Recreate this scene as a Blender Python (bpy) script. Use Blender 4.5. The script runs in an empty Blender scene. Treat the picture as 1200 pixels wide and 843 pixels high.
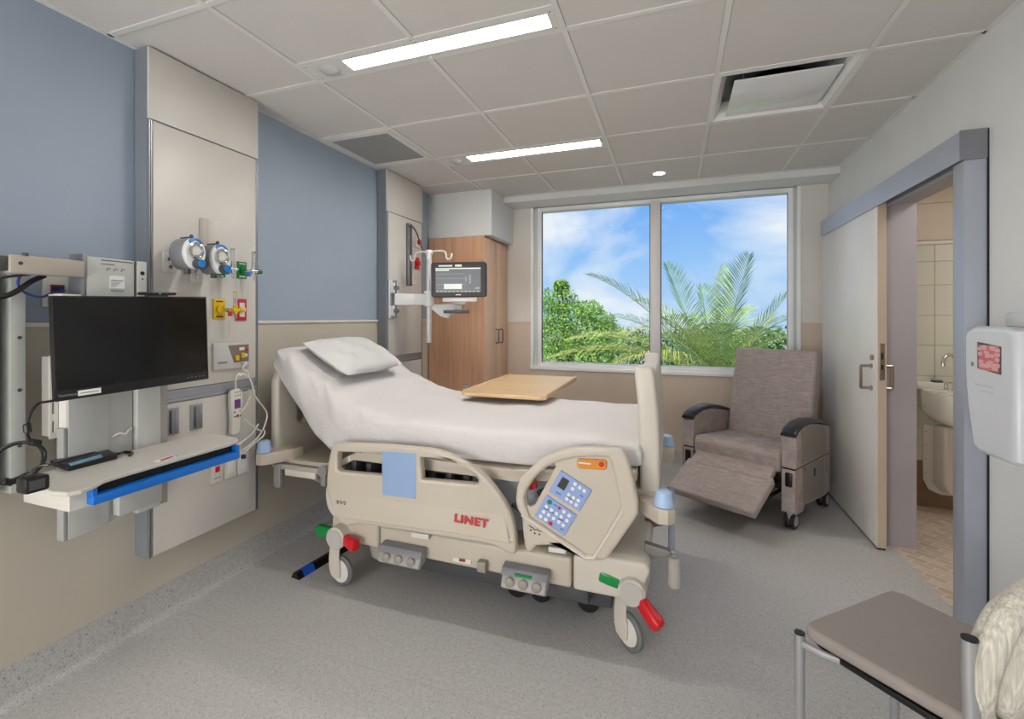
import bpy, bmesh, math, random
from mathutils import Vector, Matrix
random.seed(11)
scene = bpy.context.scene
COL = scene.collection
PI = math.pi

# ------------------------------------------------------------------ camera, sky, sun, exposure
F, YAW, CX, CY, H = 556.03, math.radians(20.2994), 583.605, 371.8155, 1.37
cam = bpy.data.cameras.new('camera'); co = bpy.data.objects.new('camera', cam); COL.objects.link(co)
cam.sensor_width = 36.0; cam.lens = F / 1200 * 36.0
cam.shift_x = (600 - CX) / 1200; cam.shift_y = (CY - 421.5) / 1200
cam.clip_start = 0.05; cam.clip_end = 400
co.location = (0, 0, H); co.rotation_euler = (PI / 2, 0, YAW)
scene.camera = co
vs = scene.view_settings
vs.view_transform = 'Standard'; vs.look = 'None'; vs.gamma = 1.0; vs.exposure = 0.29
try: vs.use_curve_mapping = False
except Exception: pass

def lin(c):
    if isinstance(c, str):
        c = c.lstrip('#'); c = [int(c[i:i + 2], 16) / 255 for i in (0, 2, 4)]
    return tuple(((x / 12.92) if x <= .04045 else ((x + .055) / 1.055) ** 2.4) for x in c) + (1,)

def build_world():
    w = bpy.data.worlds.new('sky'); scene.world = w; w.use_nodes = True
    nt = w.node_tree; N = nt.nodes; Lk = nt.links; N.clear()
    out = N.new('ShaderNodeOutputWorld'); bg = N.new('ShaderNodeBackground')
    tc = N.new('ShaderNodeTexCoord'); sep = N.new('ShaderNodeSeparateXYZ')
    Lk.new(tc.outputs['Generated'], sep.inputs[0])
    grad = N.new('ShaderNodeValToRGB')
    e = grad.color_ramp.elements
    e[0].position = 0.0; e[0].color = lin('#b0d0f3'); e[1].position = .75; e[1].color = lin('#3f86dd')
    for p, c in ((.10, '#98c4f5'), (.22, '#76adf1'), (.40, '#5596ea')):
        x = e.new(p); x.color = lin(c)
    Lk.new(sep.outputs['Z'], grad.inputs[0])
    # clouds: project the direction on a flat layer
    mp = N.new('ShaderNodeMapping'); mp.inputs['Scale'].default_value = (1.5, 1.0, 2.6)
    mp.inputs['Location'].default_value = (CLOUD[0], CLOUD[1], CLOUD[2])
    Lk.new(tc.outputs['Generated'], mp.inputs[0])
    nz = N.new('ShaderNodeTexNoise'); nz.inputs['Scale'].default_value = 1.9; nz.inputs['Detail'].default_value = 7
    nz.inputs['Roughness'].default_value = .52; nz.inputs['Distortion'].default_value = .35
    Lk.new(mp.outputs[0], nz.inputs['Vector'])
    cr = N.new('ShaderNodeValToRGB'); cr.color_ramp.elements[0].position = .42; cr.color_ramp.elements[1].position = .60
    Lk.new(nz.outputs['Fac'], cr.inputs[0])
    mx = N.new('ShaderNodeMixRGB'); mx.inputs[2].default_value = lin('#e9eef6')
    Lk.new(cr.outputs[0], mx.inputs[0]); Lk.new(grad.outputs[0], mx.inputs[1])
    Lk.new(mx.outputs[0], bg.inputs[0]); bg.inputs[1].default_value = .88
    Lk.new(bg.outputs[0], out.inputs[0])
CLOUD = (0.62, 0.3, 0.45)
build_world()
sun = bpy.data.lights.new('sun', 'SUN'); sun.energy = 4.3; sun.angle = .01; sun.color = (1, .95, .86)
so = bpy.data.objects.new('sun', sun); COL.objects.link(so); so.rotation_euler = (math.radians(42), 0, math.radians(-28))
# added area fill, unseen, on the entrance side to brighten the room evenly
al = bpy.data.lights.new('fill_light', 'AREA'); al.shape = 'RECTANGLE'; al.size = 2.2; al.size_y = 1.5; al.energy = 84; al.color = (1, .975, .95)
ao = bpy.data.objects.new('fill_light', al); COL.objects.link(ao); ao.location = (-1.55, -1.75, 1.1); ao.rotation_euler = (math.radians(100), 0, math.radians(-36))

# ------------------------------------------------------------------ helpers
ca, sa = math.cos(YAW), math.sin(YAW)
def ray(u, v):
    r = (u - CX) / F; return Vector((-sa + r * ca, ca + r * sa, -(v - CY) / F))
def on_x(u, v, x): d = ray(u, v); return d * (x / d.x) + Vector((0, 0, H))
def on_y(u, v, y): d = ray(u, v); return d * (y / d.y) + Vector((0, 0, H))
def on_z(u, v, z): d = ray(u, v); return d * ((z - H) / d.z) + Vector((0, 0, H))

MATS = {}
def mat(name, col, rough=.5, metal=0.0, spec=.5, grain=None, bump=None, emit=None, coat=0, trans=0, weave=False, sub=0):
    if name in MATS: return MATS[name]
    m = bpy.data.materials.new(name); m.use_nodes = True; MATS[name] = m
    nt = m.node_tree; N = nt.nodes; Lk = nt.links
    b = N['Principled BSDF']; c = lin(col)
    b.inputs['Base Color'].default_value = c; b.inputs['Roughness'].default_value = rough
    b.inputs['Metallic'].default_value = metal; b.inputs['Specular IOR Level'].default_value = spec
    b.inputs['Coat Weight'].default_value = coat; b.inputs['Transmission Weight'].default_value = trans
    if emit: b.inputs['Emission Color'].default_value = lin(emit[0]); b.inputs['Emission Strength'].default_value = emit[1]
    tc = N.new('ShaderNodeTexCoord')
    def noise(sc, det=3):
        mp = N.new('ShaderNodeMapping'); mp.inputs['Scale'].default_value = sc if isinstance(sc, (tuple, list)) else (sc,) * 3
        nz = N.new('ShaderNodeTexNoise'); nz.inputs['Scale'].default_value = 1; nz.inputs['Detail'].default_value = det
        Lk.new(tc.outputs['Object'], mp.inputs[0]); Lk.new(mp.outputs[0], nz.inputs['Vector']); return nz.outputs['Fac']
    prev = None
    if grain is None: grain = [(3.0, .03)]
    for sc, amt in grain:
        f = noise(sc)
        mr = N.new('ShaderNodeMapRange'); mr.inputs[1].default_value = .3; mr.inputs[2].default_value = .7
        mr.inputs[3].default_value = 1 - amt; mr.inputs[4].default_value = 1 + amt
        Lk.new(f, mr.inputs[0])
        mul = N.new('ShaderNodeVectorMath'); mul.operation = 'SCALE'
        if prev is None: mul.inputs[0].default_value = c[:3]
        else: Lk.new(prev, mul.inputs[0])
        Lk.new(mr.outputs[0], mul.inputs['Scale']); prev = mul.outputs[0]
    if prev is not None: Lk.new(prev, b.inputs['Base Color'])
    if bump:
        f = noise(bump[0], 4); bp = N.new('ShaderNodeBump'); bp.inputs['Strength'].default_value = bump[1]
        bp.inputs['Distance'].default_value = bump[2] if len(bump) > 2 else .002
        Lk.new(f, bp.inputs['Height']); Lk.new(bp.outputs[0], b.inputs['Normal'])
    return m

class MB:
    """collects shapes into one bmesh"""
    def __init__(s): s.bm = bmesh.new()
    def add(s, verts, faces):
        vv = [s.bm.verts.new(v) for v in verts]
        for f in faces:
            try: s.bm.faces.new([vv[i] for i in f])
            except ValueError: pass
        return s
    def box(s, x0, x1, y0, y1, z0, z1, bev=0, seg=2, M=None):
        if x0 > x1: x0, x1 = x1, x0
        if y0 > y1: y0, y1 = y1, y0
        if z0 > z1: z0, z1 = z1, z0
        r = bmesh.ops.create_cube(s.bm, size=1)
        vs_ = r['verts']
        for v in vs_:
            v.co = Vector((x0 + (v.co.x + .5) * (x1 - x0), y0 + (v.co.y + .5) * (y1 - y0), z0 + (v.co.z + .5) * (z1 - z0)))
        if bev:
            ed = list({e for v in vs_ for e in v.link_edges})
            r2 = bmesh.ops.bevel(s.bm, geom=ed, offset=bev, segments=seg, affect='EDGES', profile=.5)
            vs_ = list({v for f in r2['faces'] for v in f.verts} | {v for v in vs_ if v.is_valid})
        if M is not None:
            for v in vs_: v.co = M @ v.co
        return s
    def cyl(s, p0, p1, r0, r1=None, n=20, bev=0):
        if r1 is None: r1 = r0
        p0, p1 = Vector(p0), Vector(p1); ax = (p1 - p0); L = ax.length; ax.normalize()
        q = ax.to_track_quat('Z', 'Y').to_matrix()
        prof = [(r0, 0), (r1, L)]
        if bev: prof = [(r0 - bev, 0), (r0, bev), (r1, L - bev), (r1 - bev, L)]
        return s.lathe(prof, Matrix.Translation(p0) @ q.to_4x4(), n)
    def lathe(s, prof, M=Matrix(), n=24, cap=True):
        rings = []
        for r, z in prof:
            if r < 1e-6: rings.append([s.bm.verts.new(M @ Vector((0, 0, z)))])
            else: rings.append([s.bm.verts.new(M @ Vector((r * math.cos(2 * PI * i / n), r * math.sin(2 * PI * i / n), z))) for i in range(n)])
        for a, b in zip(rings, rings[1:]):
            for i in range(n):
                j = (i + 1) % n
                if len(a) == 1 and len(b) == 1: continue
                if len(a) == 1: f = [a[0], b[j], b[i]]
                elif len(b) == 1: f = [a[i], a[j], b[0]]
                else: f = [a[i], a[j], b[j], b[i]]
                try: s.bm.faces.new(f)
                except ValueError: pass
        if cap:
            for ring in (rings[0], rings[-1]):
                if len(ring) > 2:
                    try: s.bm.faces.new(ring)
                    except ValueError: pass
        return s
    def tube(s, pts, r, n=8, closed=False, smooth=0):
        pts = [Vector(p) for p in pts]
        if smooth: pts = catmull(pts, smooth, closed)
        rings = []; N_ = len(pts); up = None
        for i, p in enumerate(pts):
            a = pts[(i - 1) % N_] if (closed or i > 0) else p
            b = pts[(i + 1) % N_] if (closed or i < N_ - 1) else p
            t = (b - a).normalized()
            if up is None:
                up = Vector((0, 0, 1)) if abs(t.z) < .9 else Vector((1, 0, 0))
            up = (up - t * up.dot(t))
            if up.length < 1e-6: up = t.orthogonal()
            up.normalize(); sd = t.cross(up)
            rr = r[i] if isinstance(r, list) else r
            rings.append([s.bm.verts.new(p + (up * math.cos(2 * PI * k / n) + sd * math.sin(2 * PI * k / n)) * rr) for k in range(n)])
        M_ = N_ if closed else N_ - 1
        for i in range(M_):
            a, b = rings[i], rings[(i + 1) % N_]
            for k in range(n):
                s.bm.faces.new([a[k], a[(k + 1) % n], b[(k + 1) % n], b[k]])
        if not closed:
            s.bm.faces.new(rings[0]); s.bm.faces.new(rings[-1])
        return s
    def prism(s, pts, d, bev=0, seg=2):
        """3-D polygon extruded by vector d"""
        d = Vector(d); a = [s.bm.verts.new(Vector(p)) for p in pts]; b = [s.bm.verts.new(Vector(p) + d) for p in pts]; n = len(a)
        fs = [s.bm.faces.new(a), s.bm.faces.new(b[::-1])]
        for i in range(n): fs.append(s.bm.faces.new([a[i], b[i], b[(i + 1) % n], a[(i + 1) % n]]))
        if bev:
            bmesh.ops.bevel(s.bm, geom=list({e for f in fs for e in f.edges}), offset=bev, segments=seg, affect='EDGES', profile=.5)
        return s
    def sphere(s, c, r, n=16, sx=1, sy=1, sz=1, M=None):
        M0 = Matrix.Translation(Vector(c)) @ (M if M is not None else Matrix()) @ Matrix.Diagonal((sx, sy, sz, 1))
        prof = [(r * math.sin(PI * i / (n // 2)), -r * math.cos(PI * i / (n // 2))) for i in range(n // 2 + 1)]
        prof[0] = (0, -r); prof[-1] = (0, r)
        return s.lathe(prof, M0, n, cap=False)
    def mesh(s, me, M=None):
        n0 = len(s.bm.verts); s.bm.from_mesh(me)
        if M is not None:
            s.bm.verts.ensure_lookup_table()
            for v in s.bm.verts[n0:]: v.co = M @ v.co
        return s
    def xf(s, M):
        for v in s.bm.verts: v.co = M @ v.co
        return s

def catmull(P, k, closed=False):
    out = []; n = len(P)
    rng = range(n if closed else n - 1)
    for i in rng:
        if closed: a, b, c, d = P[(i - 1) % n], P[i], P[(i + 1) % n], P[(i + 2) % n]
        else: a, b, c, d = P[max(i - 1, 0)], P[i], P[i + 1], P[min(i + 2, n - 1)]
        for j in range(k):
            t = j / k
            out.append(.5 * ((2 * b) + (c - a) * t + (2 * a - 5 * b + 4 * c - d) * t * t + (3 * b - a - 3 * c + d) * t ** 3))
    if not closed: out.append(P[-1])
    return out

def plate(outer, holes=(), depth=.01, bev=0.0, M=None, seg=2, smooth=0):
    """flat outline with holes, filled, thickened by depth (centred) and rounded; returns a mesh"""
    cu = bpy.data.curves.new('plate', 'CURVE'); cu.dimensions = '2D'; cu.fill_mode = 'BOTH'
    for poly in [outer] + list(holes):
        sp = cu.splines.new('POLY'); sp.points.add(len(poly) - 1)
        for p, q in zip(sp.points, poly): p.co = (q[0], q[1], 0, 1)
        sp.use_cyclic_u = True
    cu.extrude = max(depth / 2 - bev, 0); cu.bevel_depth = bev; cu.bevel_resolution = seg; cu.offset = -bev
    o = bpy.data.objects.new('plate', cu); me = bpy.data.meshes.new_from_object(o)
    bpy.data.objects.remove(o); bpy.data.curves.remove(cu)
    if M is not None: me.transform(M)
    return me

def text_mesh(txt, size, M, extrude=.0004, align='CENTER', sx=1, shear=0, offset=0, space=1.0):
    cu = bpy.data.curves.new('text', 'FONT'); cu.body = txt; cu.size = size; cu.extrude = extrude; cu.align_x = align; cu.align_y = 'CENTER'
    cu.resolution_u = 3; cu.shear = shear; cu.offset = offset; cu.space_character = space
    o = bpy.data.objects.new('text', cu); me = bpy.data.meshes.new_from_object(o)
    bpy.data.objects.remove(o); bpy.data.curves.remove(cu)
    me.transform(M @ Matrix.Diagonal((sx, 1, 1, 1)))
    return me

def frame_mat(origin, xdir, ydir):
    """matrix whose local x, y run along xdir, ydir"""
    x = Vector(xdir).normalized(); y = Vector(ydir); y = (y - x * y.dot(x)).normalized(); z = x.cross(y)
    M = Matrix((x, y, z)).transposed().to_4x4(); M.translation = Vector(origin); return M
def XZ(y): return frame_mat((0, y, 0), (1, 0, 0), (0, 0, 1))      # faces -y
def YZ(x): return frame_mat((x, 0, 0), (0, 1, 0), (0, 0, 1))      # faces +x

ROOTM = {}
def props(o, label=None, cat=None, group=None, kind=None):
    if label: o['label'] = label
    if cat: o['category'] = cat
    if group: o['group'] = group
    if kind: o['kind'] = kind
    return o
def thing(name, loc, label, cat, group=None, rz=0, kind=None):
    o = bpy.data.objects.new(name, None); COL.objects.link(o); o.location = loc; o.rotation_euler = (0, 0, rz); o.empty_display_size = .05
    ROOTM[o.name] = Matrix.Translation(Vector(loc)) @ Matrix.Rotation(rz, 4, 'Z')
    return props(o, label, cat, group, kind)
def obj(name, mb, m, parent=None, local=False, smooth=True, angle=32, label=None, kind=None, loc=None):
    """link ONE mesh object; world coordinates unless local"""
    if isinstance(mb, MB):
        bmesh.ops.recalc_face_normals(mb.bm, faces=mb.bm.faces[:])
        me = bpy.data.meshes.new(name); mb.bm.to_mesh(me); mb.bm.free()
    else: me = mb; me.name = name
    me.materials.clear(); me.materials.append(m)
    if smooth and len(me.polygons):
        me.polygons.foreach_set('use_smooth', [True] * len(me.polygons)); me.set_sharp_from_angle(angle=math.radians(angle))
    o = bpy.data.objects.new(name, me); COL.objects.link(o)
    if parent is not None:
        o.parent = parent; R = ROOTM.get(parent.name, Matrix()); ROOTM[o.name] = R
        if not local: me.transform(R.inverted())
    else:
        if loc is not None:
            me.transform(Matrix.Translation(-Vector(loc))); o.location = loc; ROOTM[o.name] = Matrix.Translation(Vector(loc))
        else: ROOTM[o.name] = Matrix()
    return props(o, label, None, None, kind)
def struct(name, mb, m, parent=None, label=None, **k):
    o = obj(name, mb, m, parent, **k); 
    if parent is None: props(o, label, None, None, 'structure')
    return o
def copy_tree(o, parent=None):
    c = o.copy(); COL.objects.link(c); c.parent = parent
    ROOTM[c.name] = ROOTM.get(o.name, Matrix())
    for ch in list(o.children): copy_tree(ch, c)
    return c
def B(*a, **k): return MB().box(*a, **k)

# ------------------------------------------------------------------ materials
M_ = {}
white_paint = mat('white_wall_paint', '#dcdedd', .6, bump=((120,) * 3, .05))
blue_paint = mat('blue_wall_paint', '#9dabbd', .55, bump=((120,) * 3, .05))
beige_sheet = mat('beige_wall_sheet', '#c6beb0', .5)
tan_sheet = mat('tan_wall_sheet', '#d2c1b0', .55)
back_paint = mat('window_wall_paint', '#dcd8d2', .6)
tile_mat = mat('ceiling_tile_fibre', '#d3d0cc', .9, spec=.2, bump=((260,) * 3, .25, .001), grain=[(220, .03), (3, .015)])
grid_mat = mat('grid_white_metal', '#dedcd9', .45)
trim_white = mat('white_window_frame', '#f6f7f7', .35)
alu = mat('brushed_aluminium', '#a9adb4', .38, metal=.85)
alu_paint = mat('lilac_grey_paint', '#adb3bf', .42, metal=.35)
jamb_mat = mat('grey_jamb_paint', '#a8a3a8', .5)
door_mat = mat('pale_door_laminate', '#e6e3dd', .28, coat=.1)
door_edge = mat('door_edge_band', '#c3b3a0', .5)
nickel = mat('satin_nickel', '#b5a793', .3, metal=.9)
chrome = mat('chrome', '#d8d8d8', .12, metal=1)
panel_mat = mat('panel_laminate', '#cfcbc5', .38)
panel_side = mat('panel_grey_side', '#7d838a', .45)
grey_metal = mat('grey_metal', '#8e9094', .4, metal=.6)
dark_grey = mat('dark_grey_plastic', '#4c4d50', .5)
black = mat('black_plastic', '#101012', .35)
rubber = mat('black_rubber', '#1a1a1b', .6)
black_gap = mat('dark_gap', '#1c1c1e', .8)
cream = mat('cream_bed_plastic', '#c6bcad', .4, coat=.05)
cream_lt = mat('light_bed_plastic', '#d0c9be', .35)
warm_grey = mat('warm_grey_plastic', '#aaa59f', .45)
lift_grey = mat('lift_grey_metal', '#bdbfbc', .4)
off_white = mat('off_white_plastic', '#dedbd4', .4)
pure_white = mat('white_plastic', '#e8e8e8', .35)
sheet_mat = mat('white_bed_sheet', '#d9d5d5', .9, spec=.15, bump=((11, 4, 11), .5, .025), grain=[(5, .015)])
pillow_mat = mat('white_pillowcase', '#d5d5d5', .9, spec=.15, bump=((14, 14, 14), .3, .012))
sky_blue = mat('pale_blue_plastic', '#a9c3e6', .4)
panel_blue = mat('rail_blue_panel', '#93add3', .45)
key_blue = mat('keypad_blue', '#8fa6d8', .4)
red_p = mat('red_plastic', '#c91620', .3)
green_p = mat('green_plastic', '#0f8a3e', .3)
dk_green = mat('oxygen_green', '#0a7a45', .4)
yellow_p = mat('yellow_plate', '#dfb813', .4)
red_plate = mat('red_plate', '#bb1f2b', .4)
orange_p = mat('orange_plastic', '#d98a1b', .35)
drawer_blue = mat('blue_drawer_plastic', '#0f6fd0', .35)
knob_blue = mat('blue_knob', '#1f7fd0', .3)
tyre_mat = mat('grey_tyre', '#6c6d70', .55)
clear_tube = mat('clear_tube', '#eef2f0', .08, trans=.9)
ink = mat('black_ink', '#2a2a2c', .6)
red_ink = mat('red_lettering', '#c4222c', .5)
grey_ink = mat('grey_ink', '#8f8f93', .6)
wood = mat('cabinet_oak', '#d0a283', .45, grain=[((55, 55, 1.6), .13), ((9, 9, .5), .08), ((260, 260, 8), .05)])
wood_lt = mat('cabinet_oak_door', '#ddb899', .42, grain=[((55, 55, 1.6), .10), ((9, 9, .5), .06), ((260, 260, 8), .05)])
table_wood = mat('table_maple', '#d9b88c', .32, grain=[((2, 50, 50), .05), ((1, 9, 9), .04)])
table_edge = mat('table_edge_band', '#dcbd93', .4)
fabric = mat('woven_mauve_fabric', '#a89c98', .92, spec=.12, grain=[((420, 14, 14), .12), ((14, 420, 14), .12), ((14, 14, 420), .16), ((30, 30, 30), .04)], bump=((500,) * 3, .2, .001))
fabric_side = mat('taupe_vinyl', '#8d857d', .55)
seat_vinyl = mat('grey_brown_vinyl', '#958c87', .62, grain=[((300, 30, 30), .03), (20, .02)], bump=((400,) * 3, .1, .001))
stripe_fab = mat('cream_striped_fabric', '#cac5b9', .85, grain=[((170, 170, 7), .26), ((40, 40, 3), .14)])
silver = mat('silver_powder_coat', '#b2b2b4', .35, metal=.6)
porcelain = mat('porcelain', '#e6e3dc', .15, coat=.3)
bath_tile = mat('pale_green_tile', '#dddccd', .25, coat=.15)
bath_tile2 = mat('cream_wall_tile', '#d8c9b4', .35)
bath_base = mat('brown_tile_base', '#8c745c', .5, grain=[((1.5, 40, 40), .1), (12, .06)])
def mosaic():
    m = bpy.data.materials.new('beige_mosaic_floor'); m.use_nodes = True; N = m.node_tree.nodes; Lk = m.node_tree.links; b = N['Principled BSDF']; b.inputs['Roughness'].default_value = .45
    tc = N.new('ShaderNodeTexCoord'); mp = N.new('ShaderNodeMapping'); mp.inputs['Rotation'].default_value = (0, 0, .785); Lk.new(tc.outputs['Object'], mp.inputs[0])
    br = N.new('ShaderNodeTexBrick'); br.inputs['Scale'].default_value = 1; br.inputs['Brick Width'].default_value = .10; br.inputs['Row Height'].default_value = .05
    br.inputs['Mortar Size'].default_value = .003; br.inputs['Color1'].default_value = lin('#d3c3b4'); br.inputs['Color2'].default_value = lin('#bba896'); br.inputs['Mortar'].default_value = lin('#ddd2c6')
    Lk.new(mp.outputs[0], br.inputs['Vector']); Lk.new(br.outputs['Color'], b.inputs['Base Color']); return m
bath_floor = mosaic()
disp_mat = mat('pale_grey_plastic', '#d3d6dc', .32, coat=.1)
screen_glass = mat('black_screen', '#050506', .14, spec=.5)

def floor_material():
    m = bpy.data.materials.new('speckled_vinyl'); m.use_nodes = True; N = m.node_tree.nodes; Lk = m.node_tree.links
    b = N['Principled BSDF']; b.inputs['Roughness'].default_value = .42; b.inputs['Specular IOR Level'].default_value = .4
    tc = N.new('ShaderNodeTexCoord'); col = None
    base = N.new('ShaderNodeTexNoise'); base.inputs['Scale'].default_value = 60; base.inputs['Detail'].default_value = 5
    Lk.new(tc.outputs['Object'], base.inputs['Vector'])
    r0 = N.new('ShaderNodeValToRGB'); r0.color_ramp.elements[0].position = .35; r0.color_ramp.elements[0].color = lin(FLOOR[0])
    r0.color_ramp.elements[1].position = .65; r0.color_ramp.elements[1].color = lin(FLOOR[1])
    Lk.new(base.outputs['Fac'], r0.inputs[0]); col = r0.outputs[0]
    for sc, thr, c, off in ((210, .66, FLOOR[2], 0), (260, .655, FLOOR[3], 7), (150, .70, FLOOR[4], 13)):
        mp = N.new('ShaderNodeMapping'); mp.inputs['Location'].default_value = (off, off, off); Lk.new(tc.outputs['Object'], mp.inputs[0])
        nz = N.new('ShaderNodeTexNoise'); nz.inputs['Scale'].default_value = sc; nz.inputs['Detail'].default_value = 1; Lk.new(mp.outputs[0], nz.inputs['Vector'])
        cr = N.new('ShaderNodeValToRGB'); cr.color_ramp.elements[0].position = thr - .03; cr.color_ramp.elements[1].position = thr + .03
        Lk.new(nz.outputs['Fac'], cr.inputs[0])
        mx = N.new('ShaderNodeMixRGB'); mx.inputs[2].default_value = lin(c)
        Lk.new(cr.outputs[0], mx.inputs[0]); Lk.new(col, mx.inputs[1]); col = mx.outputs[0]
    Lk.new(col, b.inputs['Base Color'])
    return m
FLOOR = ('#b3b2b1', '#bfbebd', '#8c8987', '#dad9d8', '#6a6765')
vinyl = floor_material()
def glass_material():
    m = bpy.data.materials.new('window_glass'); m.use_nodes = True; N = m.node_tree.nodes; Lk = m.node_tree.links; N.clear()
    o = N.new('ShaderNodeOutputMaterial'); t = N.new('ShaderNodeBsdfTransparent'); g = N.new('ShaderNodeBsdfGlossy'); g.inputs['Roughness'].default_value = .02
    lw = N.new('ShaderNodeLayerWeight'); lw.inputs[0].default_value = .5; pw = N.new('ShaderNodeMath'); pw.operation = 'POWER'; pw.inputs[1].default_value = 4
    fr = N.new('ShaderNodeMath'); fr.operation = 'MULTIPLY_ADD'; fr.inputs[1].default_value = .35; fr.inputs[2].default_value = .0015; mx = N.new('ShaderNodeMixShader')
    Lk.new(lw.outputs['Facing'], pw.inputs[0]); Lk.new(pw.outputs[0], fr.inputs[0])
    t.inputs[0].default_value = (.97, .985, .98, 1)
    Lk.new(fr.outputs[0], mx.inputs[0]); Lk.new(t.outputs[0], mx.inputs[1]); Lk.new(g.outputs[0], mx.inputs[2]); Lk.new(mx.outputs[0], o.inputs[0])
    return m
glass = glass_material()
LAMP = 36.0
lamp_mat = mat('lit_diffuser', '#ffffff', .5, emit=('#fffaf2', LAMP))
# ------------------------------------------------------------------ the room
L, R, W, C = -2.195, 1.206, 4.641, 2.531
FRONT = -2.2
floor = struct('floor', B(L - .1, R + .02, FRONT, W + .1, -.12, 0), vinyl)
ceiling = struct('ceiling', B(L - .1, R + 2.0, FRONT - .1, W + .2, C + .30, C + .40), white_paint)
# ceiling tiles and grid
cx_ = [L, -1.635, -1.025, -.415, .194, .804, R]
ry_ = [FRONT] + [1.89 - .61 * k for k in range(6, 0, -1)] + [1.89, 2.50, 3.11, 3.72, 4.329]
ry_ = sorted(ry_)
T = .012
def tile(x0, x1, y0, y1):
    struct('ceiling_tile', B(x0 + T, x1 - T, y0 + T, y1 - T, C + .004, C + .02, bev=.002, seg=1), tile_mat, ceiling)
def bar(x0, x1, y0, y1):
    struct('grid_bar', B(x0, x1, y0, y1, C, C + .03), grid_mat, ceiling)
LIGHTS = [(-1.635, -.415, 1.737, 1.89), (-1.635, -.415, 3.11, 3.288)  , (-.415, .804, -1.92, -1.77)]
for i in range(len(ry_) - 1):
    y0, y1 = ry_[i], ry_[i + 1]
    if y1 - y0 < .1: continue
    for j in range(6):
        x0, x1 = cx_[j], cx_[j + 1]
        if j == 0 and abs(y0 - 2.5) < .01: continue              # air vent
        if j == 4 and abs(y0 - 2.5) < .01: continue              # diffuser
        spans = [(y0, y1)]
        for lx0, lx1, ly0, ly1 in LIGHTS:
            if x0 >= lx0 - .01 and x1 <= lx1 + .01 and ly0 >= y0 - .01 and ly1 <= y1 + .01:
                spans = [s for s in ((y0, ly0), (ly1, y1)) if s[1] - s[0] > .05]
        for s in spans: tile(x0, x1, *s)
for x in cx_[1:-1]:
    cuts = sorted((ly0, ly1) for lx0, lx1, ly0, ly1 in LIGHTS if lx0 + .02 < x < lx1 - .02)
    a = FRONT
    for c0, c1 in cuts: bar(x - T, x + T, a, c0); a = c1
    bar(x - T, x + T, a, 4.329)
for x in (L + T, R - T): bar(x - T, x + T, FRONT, 4.329)
for y in ry_[1:]:
    for a, b in zip(cx_, cx_[1:]): bar(a + T, b - T, y - T, y + T)
for lx0, lx1, ly0, ly1 in LIGHTS:
    for y in (ly0, ly1):
        if min(abs(y - r) for r in ry_) > .03:
            bar(lx0 + T, -1.025 - T if lx0 < -1 else lx1 - T, y - T, y + T)
            if lx0 < -1: bar(-1.025 + T, lx1 - T, y - T, y + T)
struct('trim_1', B(L, R, 4.341, W + .02, 2.478, C + .3), white_paint)

# walls
wl = struct('wall_left', B(L - .1, L, FRONT, W + .1, 0, C + .3), blue_paint)
struct('wainscot', B(L, L + .004, FRONT, W, .0, 1.335), beige_sheet, wl)
struct('chair_rail', MB().box(L, L + .014, FRONT, W, 1.333, 1.35, bev=.003), off_white, wl)
wx0, wx1, wz0 = -1.335, .985, .872
def outside_wall():
    m = MB()
    m.box(L - .1, wx0, W, W + .2, 0, C + .3); m.box(wx1, R + 2.1, W, W + .2, 0, C + .3)
    m.box(wx0, wx1, W, W + .2, 0, wz0); m.box(wx0, wx1, W, W + .2, 2.478, C + .3)
    return m
wb = struct('wall_back', outside_wall(), back_paint)
wn = MB(); wn.box(L, wx0 - .03, W - .004, W, 0, 1.318); wn.box(wx1 + .02, R, W - .004, W, 0, 1.318); wn.box(wx0 - .03, wx1 + .02, W - .004, W, 0, wz0 - .03)
struct('wainscot', wn, tan_sheet, wb)
cr = MB(); cr.box(L, wx0 - .03, W - .013, W, 1.316, 1.332, bev=.003); cr.box(wx1 + .025, R, W - .013, W, 1.316, 1.332, bev=.003)
struct('chair_rail', cr, back_paint, wb)
struct('wall_front', B(L - .1, R + .1, FRONT - .1, FRONT, 0, C + .3), white_paint)
def rw():
    m = MB(); t = .125
    m.box(R, R + t, FRONT, 2.60, 0, C + .3); m.box(R, R + t, 3.49, W + .2, 0, C + .3); m.box(R, R + t, 2.60, 3.49, 2.055, C + .3)
    return m
struct('wall_right', rw(), white_paint)
# coved base of floor vinyl
def cove_profile():
    pts = [(0, .145), (.006, .145), (.006, .03)]
    for i in range(1, 7):
        a = PI + (PI / 2) * i / 6
        pts.append((.006 + .035 + .035 * math.cos(a), .0015 + .035 + .035 * math.sin(a)))
    return pts + [(.06, .0), (0, 0)]
bb = MB().prism([(L + a, FRONT, z) for a, z in cove_profile()], (0, W - FRONT, 0)); struct('baseboard_left', bb, vinyl)
bb = MB().prism([(L, W - a, z) for a, z in cove_profile()], (R - L, 0, 0)); struct('baseboard_back', bb, vinyl)
bb = MB().prism([(R - a * .5, FRONT, z) for a, z in cove_profile()], (0, 2.5 - FRONT, 0)); struct('baseboard_right', bb, vinyl)
seam_m = mat('seam_weld', '#b4b0ab', .5)
struct('floor_seam', B(L + .06, R, 1.560, 1.564, 0, .0006), seam_m, floor)

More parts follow.
